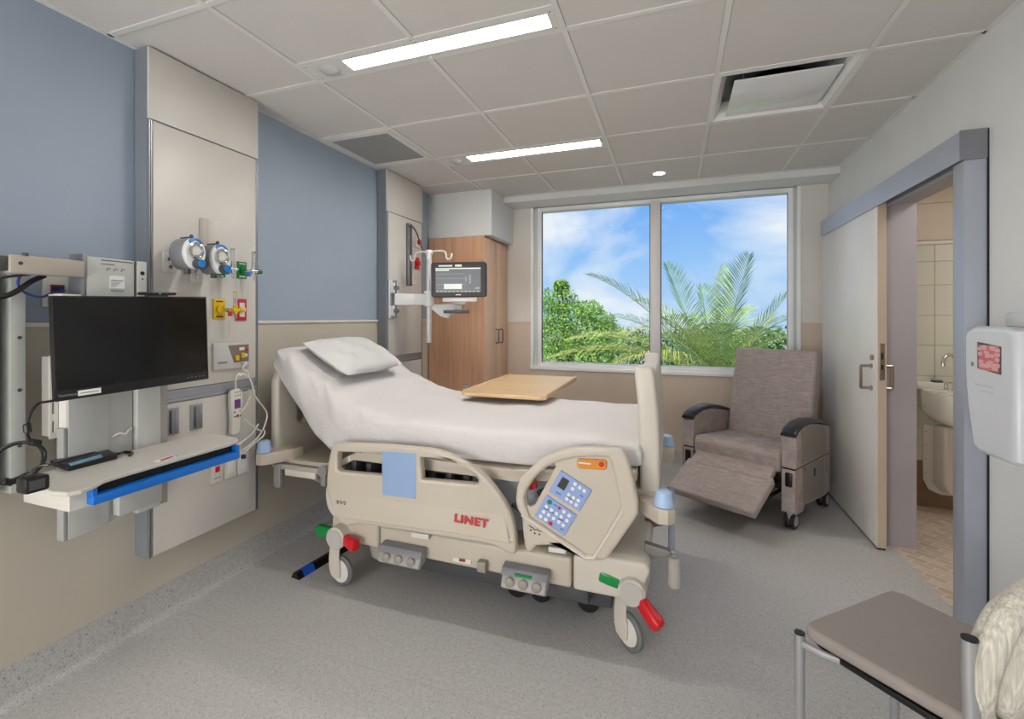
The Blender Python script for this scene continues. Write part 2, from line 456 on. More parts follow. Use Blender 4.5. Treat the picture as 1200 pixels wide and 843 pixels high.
# window
win = struct('window_1', MB().box(wx0 - .028, wx0 + .006, W - .012, W + .02, wz0 - .03, 2.478, bev=.003).box(wx1 - .006, wx1 + .022, W - .012, W + .02, wz0 - .03, 2.478, bev=.003), trim_white, label=None)
sill = MB().box(wx0 - .028, wx1 + .022, W - .022, W + .08, wz0 - .03, wz0 + .004, bev=.004); struct('window_sill', sill, trim_white, win)
gx0, gx1, gz0, gz1 = -1.255, .925, .905, 2.455
def ring(x0, x1, z0, z1, w, y0, y1, m=None):
    m = m or MB(); m.box(x0, x0 + w, y0, y1, z0, z1, bev=.003); m.box(x1 - w, x1, y0, y1, z0, z1, bev=.003)
    m.box(x0 + w, x1 - w, y0, y1, z0, z0 + w, bev=.003); m.box(x0 + w, x1 - w, y0, y1, z1 - w, z1, bev=.003); return m
struct('window_frame', ring(wx0, wx1, wz0, 2.478, .045, W + .02, W + .1), mat('frame_grey_white', '#cfd6d4', .4), win)  # recessed frame ring, greyer than the white sash
struct('sash', ring(gx0 - .035, gx1 + .03, gz0 - .03, gz1 + .02, .035, W + .005, W + .085), trim_white, win)
struct('mullion', B(-.204, -.113, W + .0, W + .09, gz0, gz1, bev=.004), mat('mullion_white', '#dcd9d8', .4), win)
for a, b in ((gx0, -.2), (-.117, gx1)):
    struct('window_pane', B(a - .004, b + .004, W + .05, W + .056, gz0 - .004, gz1 + .004), glass, win)
gs = ring(gx0, -.204, gz0, gz1, .008, W + .038, W + .049); ring(-.113, gx1, gz0, gz1, .008, W + .038, W + .049, gs)
struct('glazing_gasket', gs, dark_grey, win)

# sliding door and its track
dy0, dy1 = 3.392, 4.49
door = struct('door_1', B(1.124, 1.170, dy0 + .0015, dy1, .012, 2.05, bev=.002), door_mat)
struct('edge_band', B(1.126, 1.169, dy0 - .001, dy0 + .0015, .013, 2.049), door_edge, door)
struct('bottom_seal', B(1.128, 1.166, dy0 + .004, dy1 - .01, .002, .012), black, door)
def d_pull(x0, sgn):
    m = MB(); y = 3.475; x1 = x0 + sgn * .055
    m.tube([(x0, y, 1.075), (x1, y, 1.075), (x1, y, 1.072), (x1, y, .945), (x1, y, .942), (x0, y, .942)], .0085, n=10)
    m.cyl((x0, y, 1.075), (x0 + sgn * .004, y, 1.075), .016); m.cyl((x0, y, .942), (x0 + sgn * .004, y, .942), .016); return m
struct('door_handle', d_pull(1.124, -1), nickel, door); struct('door_handle', d_pull(1.170, 1), nickel, door)
lk = MB().box(1.134, 1.160, dy0 - .003, dy0 + .002, 1.0, 1.215, bev=.001); struct('lock_plate', lk, nickel, door)
struct('lock_slot', MB().box(1.141, 1.153, dy0 - .0038, dy0 - .002, 1.12, 1.16).box(1.141, 1.153, dy0 - .0038, dy0 - .002, 1.06, 1.09), black_gap, door)
struct('lock_cylinder', MB().cyl((1.124, 3.455, 1.128), (1.112, 3.455, 1.128), .017, bev=.002), nickel, door)
tr = struct('trim_2', MB().prism([(R, 2.514, 2.03), (1.175, 2.514, 2.03), (1.175, 2.514, 2.075), (1.122, 2.514, 2.075), (1.122, 2.514, 2.022), (1.116, 2.514, 2.022), (1.116, 2.514, 2.142), (R, 2.514, 2.142)], (0, 1.99, 0)), alu_paint)
struct('end_cap', B(1.114, R, 2.508, 2.514, 2.022, 2.144), mat('header_cap_grey', '#83858c', .45, metal=.3), tr)
struct('track_channel', B(1.124, 1.174, 2.53, 4.49, 2.058, 2.074), black_gap, tr)
st = struct('trim_3', B(1.130, R + .13, 2.514, 2.600, 0, 2.022, bev=.002), alu_paint)
struct('dark_strip', B(R - .004, R + .002, 2.505, 2.514, 0, 2.14), black_gap, st)  # thin dark strip where the door post meets the wall
struct('trim_4', MB().box(R - .012, R + .137, 3.476, 3.49, 0, 2.045).box(R - .012, R + .137, 2.60, 3.476, 2.045, 2.06), jamb_mat)

# soffit above the wardrobe
struct('wall_soffit', B(L, -1.55, 4.02, W, 2.118, C + .01), white_paint)

# bathroom behind the sliding door
bx1, by0, by1, bz = 2.75, 1.4, 4.30, 2.42
struct('floor_bathroom', B(R + .02, bx1, by0, by1, -.12, .001), bath_floor)
bw = struct('wall_bathroom_back', B(R + .125, bx1, by1, by1 + .1, 0, bz), bath_tile2)
struct('wall_bathroom_side', MB().box(bx1, bx1 + .1, by0, by1 + .1, 0, bz).box(R + .125, bx1, by0 - .1, by0, 0, bz), bath_tile2)
struct('ceiling_bathroom', B(R + .125, bx1 + .1, by0 - .1, by1 + .1, bz, bz + .1), white_paint)
grout = mat('tile_grout', '#b5ad97', .8)
struct('grout_bed', B(R + .13, bx1, by1 - .006, by1, .33, 1.90), grout, bw)
for zi, (z0, z1) in enumerate([(.335, .50), (.503, .725), (.728, .945), (.948, 1.165), (1.168, 1.382), (1.385, 1.60), (1.603, 1.77), (1.773, 1.89)]):
    x = 1.762 - .66
    while x < bx1:
        a, b = max(x + .0015, R + .131), min(x + .328, bx1)
        if b - a > .02: struct('wall_tile', B(a, b, by1 - .011, by1 - .004, z0, z1, bev=.0015, seg=1), bath_tile, bw)
        x += .33
for z0, z1 in ((1.925, 2.19), (2.193, bz)):
    x = 1.872 - 1.2
    while x < bx1:
        a, b = max(x + .0015, R + .131), min(x + .598, bx1)
        if b - a > .02: struct('wall_tile', B(a, b, by1 - .010, by1 - .001, z0, z1, bev=.0015, seg=1), bath_tile2, bw)
        x += .6
struct('tile_trim', B(R + .13, bx1, by1 - .014, by1, 1.893, 1.92, bev=.004), off_white, bw)
struct('tile_base', MB().box(R + .13, bx1, by1 - .009, by1, 0, .33), bath_base, bw)

# ------------------------------------------------------------------ ceiling fittings
def ceiling_light(x0, x1, y0, y1, label, lit=(.215, .035)):
    t = thing('ceiling_light', ((x0 + x1) / 2, (y0 + y1) / 2, C), label, 'ceiling light')
    a, b = x0 + T, x1 - T; c, d = y0 + T, y1 - T
    px0, px1 = a + lit[0], b - .03; py0, py1 = c + .022, d - .022
    f = MB().box(a, px0, c, d, C + .0, C + .03, bev=.001, seg=1).box(px1, b, c, d, C, C + .03, bev=.001, seg=1).box(px0, px1, c, py0, C, C + .03).box(px0, px1, py1, d, C, C + .03)
    obj('frame', f, mat('light_frame_white', '#d9d8d5', .4), t)
    obj('diffuser', B(px0, px1, py0, py1, C + .008, C + .02), lamp_mat, t)
    s = MB().lathe([(.048, 0), (.046, -.004), (.034, -.012), (.02, -.02), (0, -.022)], Matrix.Translation((a + .11, (c + d) / 2, C)), 24)
    obj('motion_sensor', s, mat('sensor_grey', '#b3b2b0', .4), t)
    sc_ = MB()
    for x in (a + .02, b - .014, (a + b) / 2): 
        for y in (c + .010, d - .010): sc_.cyl((x, y, C), (x, y, C - .001), .004, n=10)
    obj('screws', sc_, grey_metal, t, kind='stuff')
    return t
ceiling_light(*LIGHTS[0], 'long lit ceiling light nearest the tall medical headwall beside the wall monitor')
ceiling_light(*LIGHTS[1], 'lit ceiling light strip nearer the window, just beyond the square air vent')
ceiling_light(*LIGHTS[2], 'unseen added light strip in the ceiling over the entrance side, far from the window')  # out of view, added to give the room more light
# perforated return vent
t = thing('air_vent', (-1.92, 2.81, C), 'square white framed ceiling vent with grey perforated plate beside the blue wall', 'vent')
vx0, vx1, vy0, vy1 = L + .03, -1.647, 2.512, 3.098
obj('frame', MB().box(vx0, vx0 + .045, vy0, vy1, C - .004, C + .02).box(vx1 - .045, vx1, vy0, vy1, C - .004, C + .02).box(vx0 + .045, vx1 - .045, vy0, vy0 + .045, C - .004, C + .02).box(vx0 + .045, vx1 - .045, vy1 - .045, vy1, C - .004, C + .02), grid_mat, t)
def perforated():
    m = bpy.data.materials.new('perforated_grey'); m.use_nodes = True; N = m.node_tree.nodes; Lk = m.node_tree.links; b = N['Principled BSDF']
    tc = N.new('ShaderNodeTexCoord'); v = N.new('ShaderNodeTexVoronoi'); v.inputs['Scale'].default_value = 110; v.inputs['Randomness'].default_value = 0
    Lk.new(tc.outputs['Object'], v.inputs['Vector']); cr = N.new('ShaderNodeValToRGB')
    cr.color_ramp.elements[0].position = .28; cr.color_ramp.elements[0].color = lin('#3d3f3f'); cr.color_ramp.elements[1].position = .36; cr.color_ramp.elements[1].color = lin('#b0b1ae')
    Lk.new(v.outputs['Distance'], cr.inputs[0]); Lk.new(cr.outputs[0], b.inputs['Base Color']); b.inputs['Roughness'].default_value = .5
    return m
obj('perforated_plate', B(vx0 + .045, vx1 - .045, vy0 + .045, vy1 - .045, C, C + .01), perforated(), t)
# plaque diffuser
t = thing('air_diffuser', (.5, 2.805, C), 'square ceiling air diffuser with shiny white centre plate and dark round duct', 'vent')
qx0, qx1, qy0, qy1 = .206, .792, 2.512, 3.098
rim = MB(); 
def funnel(m, z0, z1, i0, i1):
    a = [(qx0 + i0, qy0 + i0, z0), (qx1 - i0, qy0 + i0, z0), (qx1 - i0, qy1 - i0, z0), (qx0 + i0, qy1 - i0, z0)]
    b = [(qx0 + i1, qy0 + i1, z1), (qx1 - i1, qy0 + i1, z1), (qx1 - i1, qy1 - i1, z1), (qx0 + i1, qy1 - i1, z1)]
    m.add(a + b, [(i, (i + 1) % 4, 4 + (i + 1) % 4, 4 + i) for i in range(4)])
funnel(rim, C, C, 0, .012); funnel(rim, C, C + .035, .012, .04); funnel(rim, C + .035, C + .09, .04, .06)
obj('frame', rim, mat('diffuser_white', '#e6e6e4', .25, coat=.3), t, smooth=False)
top = MB(); a = .06
top.add([(qx0 + a, qy0 + a, C + .09), (qx1 - a, qy0 + a, C + .09), (qx1 - a, qy1 - a, C + .09), (qx0 + a, qy1 - a, C + .09)], [(0, 1, 2, 3)])
obj('back_pan', top, mat('diffuser_pan', '#77787a', .35, metal=.7), t)
obj('duct_opening', MB().cyl((.5, 2.87, C + .0885), (.5, 2.87, C + .084), .155, n=40), black, t)
obj('centre_plate', B(.285, .745, 2.63, 3.065, C + .012, C + .022, bev=.003), mat('plaque_white', '#dfe1e3', .18, coat=.4), t)
for x in (.33, .70):
    for y in (2.67, 3.03): obj('hanger', MB().cyl((x, y, C + .02), (x, y, C + .09), .004, n=8), grey_metal, t)
t = thing('downlight', (-.11, 4.05, C), 'small round lit downlight in the ceiling in front of the window', 'ceiling light')
obj('trim_ring', MB().lathe([(.058, 0), (.056, -.004), (.045, -.004), (.042, .0)], Matrix.Translation((-.11, 4.05, C + .003)), 28, cap=False), grid_mat, t)
obj('lens', MB().cyl((-.11, 4.05, C + .002), (-.11, 4.05, C - .0005), .043, n=28), mat('lit_lens', '#ffffff', .5, emit=('#fff4e4', 12)), t)
t = thing('ceiling_light', (1.95, 3.0, bz), 'square lit ceiling light inside the bathroom', 'ceiling light')
obj('frame', MB().box(1.63, 2.27, 2.68, 3.32, bz - .02, bz, bev=.003), grid_mat, t)
obj('diffuser', B(1.66, 2.24, 2.71, 3.29, bz - .026, bz - .02), mat('lit_bath_diffuser', '#ffffff', .5, emit=('#fff7f0', 9)), t)
# ------------------------------------------------------------------ headwalls
FX = -2.10
def headwall(y0, y1, zb, zt, label, rail_z):
    t = thing('headwall_panel', (FX, (y0 + y1) / 2, zb), label, 'wall panel')
    obj('housing', B(L + .005, FX - .012, y0, y1, zb, C - .002), panel_side, t, label='grey side housing')
    e = .013
    obj('top_panel', B(FX - .012, FX + .001, y0 - .001, y1, zt, C - .003, bev=.002), panel_mat, t)
    for a, b in ((y0, y0 + e), (y1 - e, y1)):
        obj('edge_channel', MB().box(FX - .012, FX + .0, a, a + .005, zb, zt - .003).box(FX - .012, FX, b - .005, b, zb, zt - .003), alu, t)
        obj('channel_gap', B(FX - .012, FX - .007, a + .005, b - .005, zb, zt - .003), black_gap, t)
    obj('main_panel', B(FX - .012, FX, y0 + e + .004, y1 - e - .002, rail_z + .03, zt - .006, bev=.0015), panel_mat, t)
    obj('equipment_rail', MB().box(FX - .012, FX + .004, y0 + e + .002, y1 - e - .002, rail_z + .016, rail_z + .028).box(FX - .012, FX - .006, y0 + e, y1 - e, rail_z - .012, rail_z + .016).box(FX - .012, FX + .004, y0 + e + .002, y1 - e - .002, rail_z - .026, rail_z - .012), alu, t)
    obj('lower_panel', B(FX - .012, FX, y0 + e + .004, y1 - e - .002, zb + .002, rail_z - .03, bev=.0015), panel_mat, t)
    return t
headwall(1.383, 1.95, .337, 2.222, 'tall white medical headwall panel with gas outlets beside the black wall monitor', 1.015)
headwall(3.178, 3.735, .337, 2.205, 'tall white headwall panel behind the bed pillow, next to the oak wardrobe', 1.03)

def wall_plate(name, y, z, w, h, m, label, cat, group=None, th=.008):
    t = thing(name, (FX, y, z), label, cat, group)
    obj('plate', B(FX, FX + th, y - w / 2, y + w / 2, z - h / 2, z + h / 2, bev=.003), m, t); return t
# vacuum outlets, regulators
for (y, z, lab) in ((1.468, 1.613, 'clear white vacuum outlet plate behind the suction regulator closest to the monitor'), (1.594, 1.577, 'clear white vacuum outlet plate under the suction regulator closest to the green outlets')):
    t = wall_plate('vacuum_outlet', y, z, .064, .09, off_white, lab, 'gas outlet')
    obj('socket', MB().cyl((FX + .008, y, z + .01), (FX + .02, y, z + .01), .018).cyl((FX + .008, y, z - .02), (FX + .012, y, z - .02), .009), chrome, t)
def regulator(y, z, label):
    t = thing('suction_regulator', (-2.04, y, z), label, 'regulator', 'suction regulators on the headwall')
    def oval(w, h, n=28, dz=0): return [(y + w * math.cos(2 * PI * i / n) * (1 - .12 * (math.sin(2 * PI * i / n) < 0) * -math.sin(2 * PI * i / n)), z + dz + h * math.sin(2 * PI * i / n)) for i in range(n)]
    obj('body', plate(oval(.050, .068), depth=.085, bev=.01, M=YZ(-1.995)), mat('regulator_grey', '#87868a', .45), t)
    obj('face', plate(oval(.049, .067), depth=.022, bev=.006, M=YZ(-1.945)), pure_white, t)
    obj('gauge', MB().lathe([(.036, 0), (.036, .006), (.030, .008), (.030, .004), (0, .004)], frame_mat((-1.935, y, z + .012), (0, 1, 0), (0, 0, 1)), 28), chrome, t)
    g = MB().lathe([(0.024, 0), (.024, .001)], frame_mat((-1.930, y, z + .012), (0, 1, 0), (0, 0, 1)), 24); obj('dial', g, off_white, t)
    rg = MB()
    for rr, a0, a1 in ((.021, .1, 3.6), (.0215, 4.4, 6.0)):
        rg.tube([(-1.9285, y + rr * math.cos(a0 + (a1 - a0) * i / 16), z + .012 + rr * math.sin(a0 + (a1 - a0) * i / 16)) for i in range(17)], .0016, n=5)
    obj('dial_scale', rg, grey_ink, t)
    m = MB(); pts = [(-1.938, y + .034 * math.cos(PI * (.2 + .6 * i / 10)), z + .018 + .043 * math.sin(PI * (.2 + .6 * i / 10))) for i in range(11)]
    m.tube(pts, .007, n=8); obj('mode_switch', m, knob_blue, t)
    m = MB().cyl((-1.935, y + .004, z - .045), (-1.905, y + .004, z - .045), .021, .019, n=20, bev=.002); obj('knob', m, dark_grey, t)
    obj('knob_cap', MB().cyl((-1.906, y + .004, z - .045), (-1.897, y + .004, z - .045), .0165, n=20, bev=.002), knob_blue, t)
    obj('adapter', MB().cyl((FX + .02, y, z - .03), (-2.035, y, z - .03), .014).cyl((FX + .035, y, z - .03), (FX + .05, y, z - .03), .02, n=6), chrome, t)
    obj('port', MB().cyl((-1.985, y, z - .066), (-1.985, y, z - .085), .013), dark_grey, t)
    obj('top_lever', MB().box(-2.02, -1.965, y - .008, y + .008, z + .066, z + .074, bev=.003).sphere((-1.96, y, z + .076), .008, n=10), dark_grey, t)
regulator(1.468, 1.645, 'grey suction regulator with white gauge face, the one closest to the monitor')
regulator(1.594, 1.635, 'grey suction regulator with white gauge face, beside the green oxygen outlets')
t = thing('slide_bracket', (FX, 1.63, 1.77), 'slim upright white bracket standing above the second suction regulator', 'bracket')
obj('bar', B(FX, FX + .03, 1.612, 1.636, 1.70, 1.838, bev=.002), mat('bracket_grey', '#b9b4ab', .45), t)
obj('face_plate', B(FX, FX + .004, 1.637, 1.71, 1.70, 1.84, bev=.001), panel_mat, t)
# coloured outlets
for nm, y, z, w, h, m, lab in (('oxygen_outlet', 1.715, 1.592, .062, .05, dk_green, 'small green oxygen outlet plate under the blue knob of the second regulator'),
                               ('oxygen_outlet', 1.843, 1.613, .058, .088, dk_green, 'larger green oxygen outlet plate near the edge of the headwall'),
                               ('medical_air_outlet', 1.712, 1.41, .064, .1, yellow_p, 'yellow medical air outlet plate below the green outlets'),
                               ('gas_outlet', 1.838, 1.408, .066, .112, red_plate, 'red framed outlet plate with white centre next to the yellow plate')):
    t = wall_plate(nm, y, z, w, h, m, lab, 'gas outlet')
    if m is red_plate: obj('label_card', B(FX + .008, FX + .0095, y - .012, y + .018, z - .036, z + .036), off_white, t)
    obj('socket', MB().cyl((FX + .008, y, z), (FX + .02, y, z), .017 if m is not yellow_p else .02).cyl((FX + .02, y, z), (FX + .022, y, z), .009), m if m is not red_plate else off_white, t)
    if m is not red_plate:
        lt = MB().box(FX + .008, FX + .0088, y - w * .3, y + w * .3, z - h * .42, z - h * .34).box(FX + .008, FX + .0088, y - w * .3, y + w * .3, z + h * .34, z + h * .40)
        obj('label_print', lt, off_white if m is dk_green else ink, t)
def flowmeter(y, z, tube_top, knob_m, body_m, label, kdir, cat_col):
    x = FX + .085
    t = thing('flowmeter', (x, y, z), label, 'flowmeter')
    obj('connector', MB().cyl((FX + .022, y, z), (x, y, z), .0075).cyl((FX + .03, y, z), (FX + .045, y, z), .012, n=6), chrome, t)
    obj('body', MB().cyl((x, y - .018, z), (x, y + .022, z), .010).cyl((x, y, z - .02), (x, y, z + .016), .010, n=12), body_m, t)
    obj('flow_tube', MB().cyl((x, y, z + .016), (x, y, tube_top), .0095, .0088, n=14), clear_tube, t)
    obj('tube_cap', MB().cyl((x, y, tube_top), (x, y, tube_top + .006), .010, n=14).cyl((x, y, z + .012), (x, y, z + .022), .0115, n=14), body_m, t)
    obj('knob', MB().cyl((x, y + .02 * kdir, z), (x, y + .05 * kdir, z), .013, .011, n=14, bev=.002), knob_m, t)
    obj('outlet_nipple', MB().cyl((x, y, z - .02), (x, y, z - .045), .006, .004, n=10), chrome, t)
    obj('band', MB().cyl((x + .002, y - .03, z - .008), (x + .002, y - .03, z - .03), .0105, n=6), cat_col, t)
flowmeter(1.72, 1.605, 1.70, dk_green, chrome, 'clear tube flowmeter between the two green oxygen outlets', -1, knob_blue)
flowmeter(1.843, 1.605, 1.70, dk_green, chrome, 'clear tube flowmeter with dark green knob sticking out past the headwall edge', 1, knob_blue)
flowmeter(1.735, 1.405, 1.49, yellow_p, yellow_p, 'clear tube flowmeter with yellow body between the yellow and red plates', 1, red_p)
# nurse call station
t = thing('nurse_call_station', (FX, 1.782, 1.177), 'pale grey nurse call station with dark sloped label above the handset', 'call station')
obj('housing', B(FX + .0005, FX + .012, 1.677, 1.888, 1.11, 1.243, bev=.004), mat('call_grey', '#c5c4c2', .45), t)
obj('label_panel', MB().prism([(FX + .012, 1.757, 1.228), (FX + .012, 1.878, 1.228), (FX + .012, 1.878, 1.140), (FX + .012, 1.79, 1.140)], (.0015, 0, 0)), mat('call_brown', '#7b6c60', .5), t)
obj('jack', MB().box(FX + .0135, FX + .02, 1.795, 1.815, 1.15, 1.175).box(FX + .0135, FX + .02, 1.83, 1.85, 1.16, 1.185), yellow_p, t)
obj('label_print', MB().box(FX + .0135, FX + .0145, 1.82, 1.85, 1.20, 1.215).box(FX + .0135, FX + .0145, 1.855, 1.87, 1.165, 1.18), off_white, t)
obj('call_button', MB().cyl((FX + .0135, 1.866, 1.2), (FX + .018, 1.866, 1.2), .006, n=12), red_p, t)
obj('speaker_grille', B(FX + .012, FX + .0135, 1.70, 1.75, 1.14, 1.15), grey_metal, t)
obj('plug', MB().box(FX + .013, FX + .04, 1.83, 1.845, 1.125, 1.14, bev=.003), off_white, t)
# handset
t = thing('pillow_speaker', (FX + .03, 1.785, .93), 'white handset remote with small coloured buttons hanging on the headwall', 'remote')
hs = plate([(1.752, .985), (1.757, 1.0), (1.775, 1.008), (1.80, 1.008), (1.82, .995), (1.822, .93), (1.812, .87), (1.812, .80), (1.80, .778), (1.765, .778), (1.754, .79), (1.758, .86), (1.752, .93)], depth=.026, bev=.008, M=YZ(FX + .024))
obj('shell', hs, off_white, t)
obj('display', B(FX + .037, FX + .0382, 1.772, 1.806, .91, .955), mat('handset_purple', '#6b3a83', .4), t)
obj('button', MB().cyl((FX + .037, 1.79, .872), (FX + .0395, 1.79, .872), .0075, n=12), red_p, t, label='red nurse call button')
bt = MB()
for yy, zz in ((1.772, .893), (1.805, .893), (1.774, .87), (1.806, .87)): bt.cyl((FX + .037, yy, zz), (FX + .039, yy, zz), .005, n=10)
obj('button', bt, mat('handset_green', '#3f9a6c', .4), t, label='green handset buttons')
bt = MB()
for yy in (1.775, 1.79, 1.804):
    for zz in (.975, .992): bt.cyl((FX + .037, yy, zz), (FX + .0385, yy, zz), .003, n=8)
obj('button', bt, dark_grey, t, label='dark handset buttons')
def cable(name, pts, r, m, label, cat='cable', smooth=8, n=8):
    o = obj(name, MB().tube(pts, r, n=n, smooth=smooth), m); props(o, label, cat); return o
X = FX + .03
def px_path(pts, x): return [on_x(u, v, x) for u, v in pts]
cable('handset_cord', [(FX + .04, 1.838, 1.13)] + px_path([(284, 432), (290, 436), (291, 443), (287, 441), (280, 438), (276.5, 444)], FX + .045) + [(FX + .03, 1.785, 1.0)], .0042, off_white, 'white cord looping from the call station down to the handset')
cable('call_cord', px_path([(280, 441), (286, 438.5), (292.5, 444), (296, 453), (297.5, 462), (303, 470), (308.5, 477), (313, 487), (307.5, 505), (295, 520), (283, 528)], FX + .05), .0042, off_white, 'white cord swinging out past the headwall edge and back')
cable('call_cord', px_path([(287, 492), (296, 499), (304.6, 504.6), (310, 504.5), (308.5, 511), (296, 521.5), (286, 531)], FX + .065), .0042, off_white, 'white cord making the lowest flat loop above the outlet plates')
cable('call_cord', px_path([(303, 497), (299, 503), (296, 508), (289, 514), (281, 521), (278, 531)], FX + .038), .0042, off_white, 'short white cord end slanting from the loops to the outlet plates')
cable('call_cord', px_path([(291, 457), (294, 463.5), (291.5, 469), (287, 478), (281.5, 483)], FX + .06), .004, mat('ivory_cord', '#d8cfb8', .5), 'ivory cord crossing beside the handset')
# latches and plates on the lower panel
for y, lab in ((1.48, 'grey metal flush pull on the lower headwall panel, closest to the lift column'), (1.595, 'grey metal flush pull on the lower headwall panel, second from the lift column')):
    t = thing('flush_pull', (FX, y, .903), lab, 'latch')
    obj('recess', B(FX, FX + .006, y - .030, y + .030, .845, .962, bev=.002), alu, t)
    obj('lever', B(FX + .006, FX + .018, y - .012, y + .010, .852, .955, bev=.004), grey_metal, t)
for y, lab, dot in ((1.70, 'white outlet plate with a red square switch below the blue drawer', 1), (1.775, 'blank white outlet plate next to the red switch plate', 0), (1.85, 'white data outlet plate under the bunched cords', 2)):
    t = wall_plate('outlet_plate', y, .618, .07, .115, off_white, lab, 'outlet')
    if dot == 1: obj('switch', B(FX + .008, FX + .012, y - .012, y + .012, .612, .64, bev=.002), red_p, t); obj('label_print', B(FX + .008, FX + .0086, y - .018, y + .018, .582, .586), grey_ink, t)
    else: obj('socket', MB().box(FX + .008, FX + .010, y - .02, y + .02, .585, .65, bev=.001), pure_white, t)
    if dot == 2: obj('data_plug', MB().box(FX + .01, FX + .03, y - .018, y - .002, .64, .66, bev=.002), mat('navy_plug', '#27406f', .4), t)

# ------------------------------------------------------------------ wall workstation
t = thing('cable_channel', (-2.12, .92, .77), 'grey white bowed metal cable channel standing on the wall behind the coiled black cable', 'cable channel')
pf = [(L + .004, .93), (-2.12, .905), (-2.10, .86), (-2.09, .80), (-2.09, .70), (-2.12, .62), (L + .004, .60)]
obj('cover', MB().prism([(x, y, .775) for x, y in pf], (0, 0, .755), bev=.004), mat('channel_white', '#b4b8b5', .45), t)
obj('side_flange', B(L + .004, -2.10, .932, .972, .772, 1.535, bev=.002), lift_grey, t)
sc_ = MB()
for z in (1.30, 1.12, .93, .80): sc_.cyl((-2.10, .955, z), (-2.096, .955, z), .006, n=10)
obj('screws', sc_, dark_grey, t, kind='stuff')

ws = thing('computer_workstation', (L, 1.2, .585), 'pale grey wall mounted computer workstation with lift column and keyboard tray', 'workstation')
obj('support_beam', MB().box(-2.03, -1.985, .88, 1.086, 1.512, 1.572, bev=.006), mat('beam_tan', '#b2aa9e', .45), ws)
obj('beam_bolt', MB().cyl((-1.985, .905, 1.545), (-1.982, .905, 1.545), .006, n=12).cyl((-1.99, .92, 1.57), (-1.99, .92, 1.58), .008, n=10), dark_grey, ws)
obj('beam_end', MB().box(-2.04, -1.995, .60, .88, 1.518, 1.566, bev=.004), dark_grey, ws)
hb = MB().box(-2.09, -2.0, 1.10, 1.262, 1.43, 1.592, bev=.003)
obj('mounting_head', hb, lift_grey, ws)
obj('head_flange', MB().box(-2.09, -1.99, 1.268, 1.302, 1.43, 1.592, bev=.002), lift_grey, ws)
obj('head_side', B(-2.08, -2.002, 1.087, 1.10, 1.43, 1.60, bev=.002), grey_metal, ws)
obj('flange_hole', MB().cyl((-1.99, 1.285, 1.545), (-1.9885, 1.285, 1.545), .008, n=14).cyl((-1.99, 1.285, 1.522), (-1.9885, 1.285, 1.522), .003, n=8), black_gap, ws)
obj('head_slot', MB().box(-2.0, -1.9985, 1.262, 1.268, 1.43, 1.59).box(-2.0, -1.9985, 1.145, 1.255, 1.582, 1.585).box(-2.0, -1.9985, 1.145, 1.19, 1.568, 1.570), dark_grey, ws)
hs_ = MB()
for yy in (1.17, 1.195, 1.22): hs_.tube([(-1.9985, yy + .007 * math.cos(a), 1.548 + .007 * math.sin(a)) for a in (0.6, 1.4, 2.2, 3.0, 3.8)], .0015, n=5)
obj('head_screw', hs_, grey_metal, ws)
obj('label_sticker', B(-2.0, -1.9988, 1.172, 1.225, 1.480, 1.528), pure_white, ws, label='white rating sticker')
lp = MB().box(-1.9987, -1.9982, 1.178, 1.220, 1.508, 1.512)
for k in range(4): lp.box(-1.9987, -1.9982, 1.178, 1.195 + .006 * k, 1.487 + k * .005, 1.489 + k * .005)
lp.box(-2.0, -1.998, 1.178, 1.222, 1.468, 1.474)
obj('label_print', lp, grey_ink, ws)
obj('cross_plate', B(-2.09, -2.01, 1.03, 1.30, 1.43, 1.452), off_white, ws)
sl = plate([(1.010, .943), (1.035, .943), (1.035, 1.235), (1.010, 1.235)], [[(1.017, z), (1.024, z), (1.024, z + .04), (1.017, z + .04)] for z in (.965, 1.030, 1.095, 1.165)], depth=.004, M=YZ(-2.045))
obj('slotted_bracket', sl, off_white, ws); obj('bracket_web', B(-2.10, -2.049, 1.016, 1.030, .95, 1.23), warm_grey, ws)
obj('bracket_flange', B(-2.045, -2.0, 1.037, 1.040, .943, 1.23), off_white, ws)
colm = lift_grey
obj('column_panel', B(-2.03, -1.99, 1.038, 1.165, .588, 1.44, bev=.002), colm, ws)
obj('column_panel', B(-2.04, -2.0, 1.168, 1.255, .595, 1.44, bev=.002), colm, ws)
obj('column_panel', B(-2.04, -1.975, 1.258, 1.348, .597, 1.44, bev=.002), mat('lift_grey_light', '#c9cbc7', .4), ws)
obj('column_end', B(-2.09, -1.978, 1.350, 1.378, .60, 1.42, bev=.002), mat('lift_end_grey', '#a29f98', .45), ws)
obj('column_edge', B(-2.03, -1.992, 1.024, 1.036, .586, .98, bev=.002), mat('column_edge_grey', '#a3a5a4', .45), ws); obj('wall_rail', MB().box(L + .005, -2.03, 1.10, 1.20, .70, 1.44), lift_grey, ws)
obj('clip', MB().tube([(-1.996, 1.18, .915), (-1.99, 1.20, .925), (-1.99, 1.22, .918), (-1.99, 1.235, .93), (-1.996, 1.25, .935)], .004, n=6, smooth=4), off_white, ws)
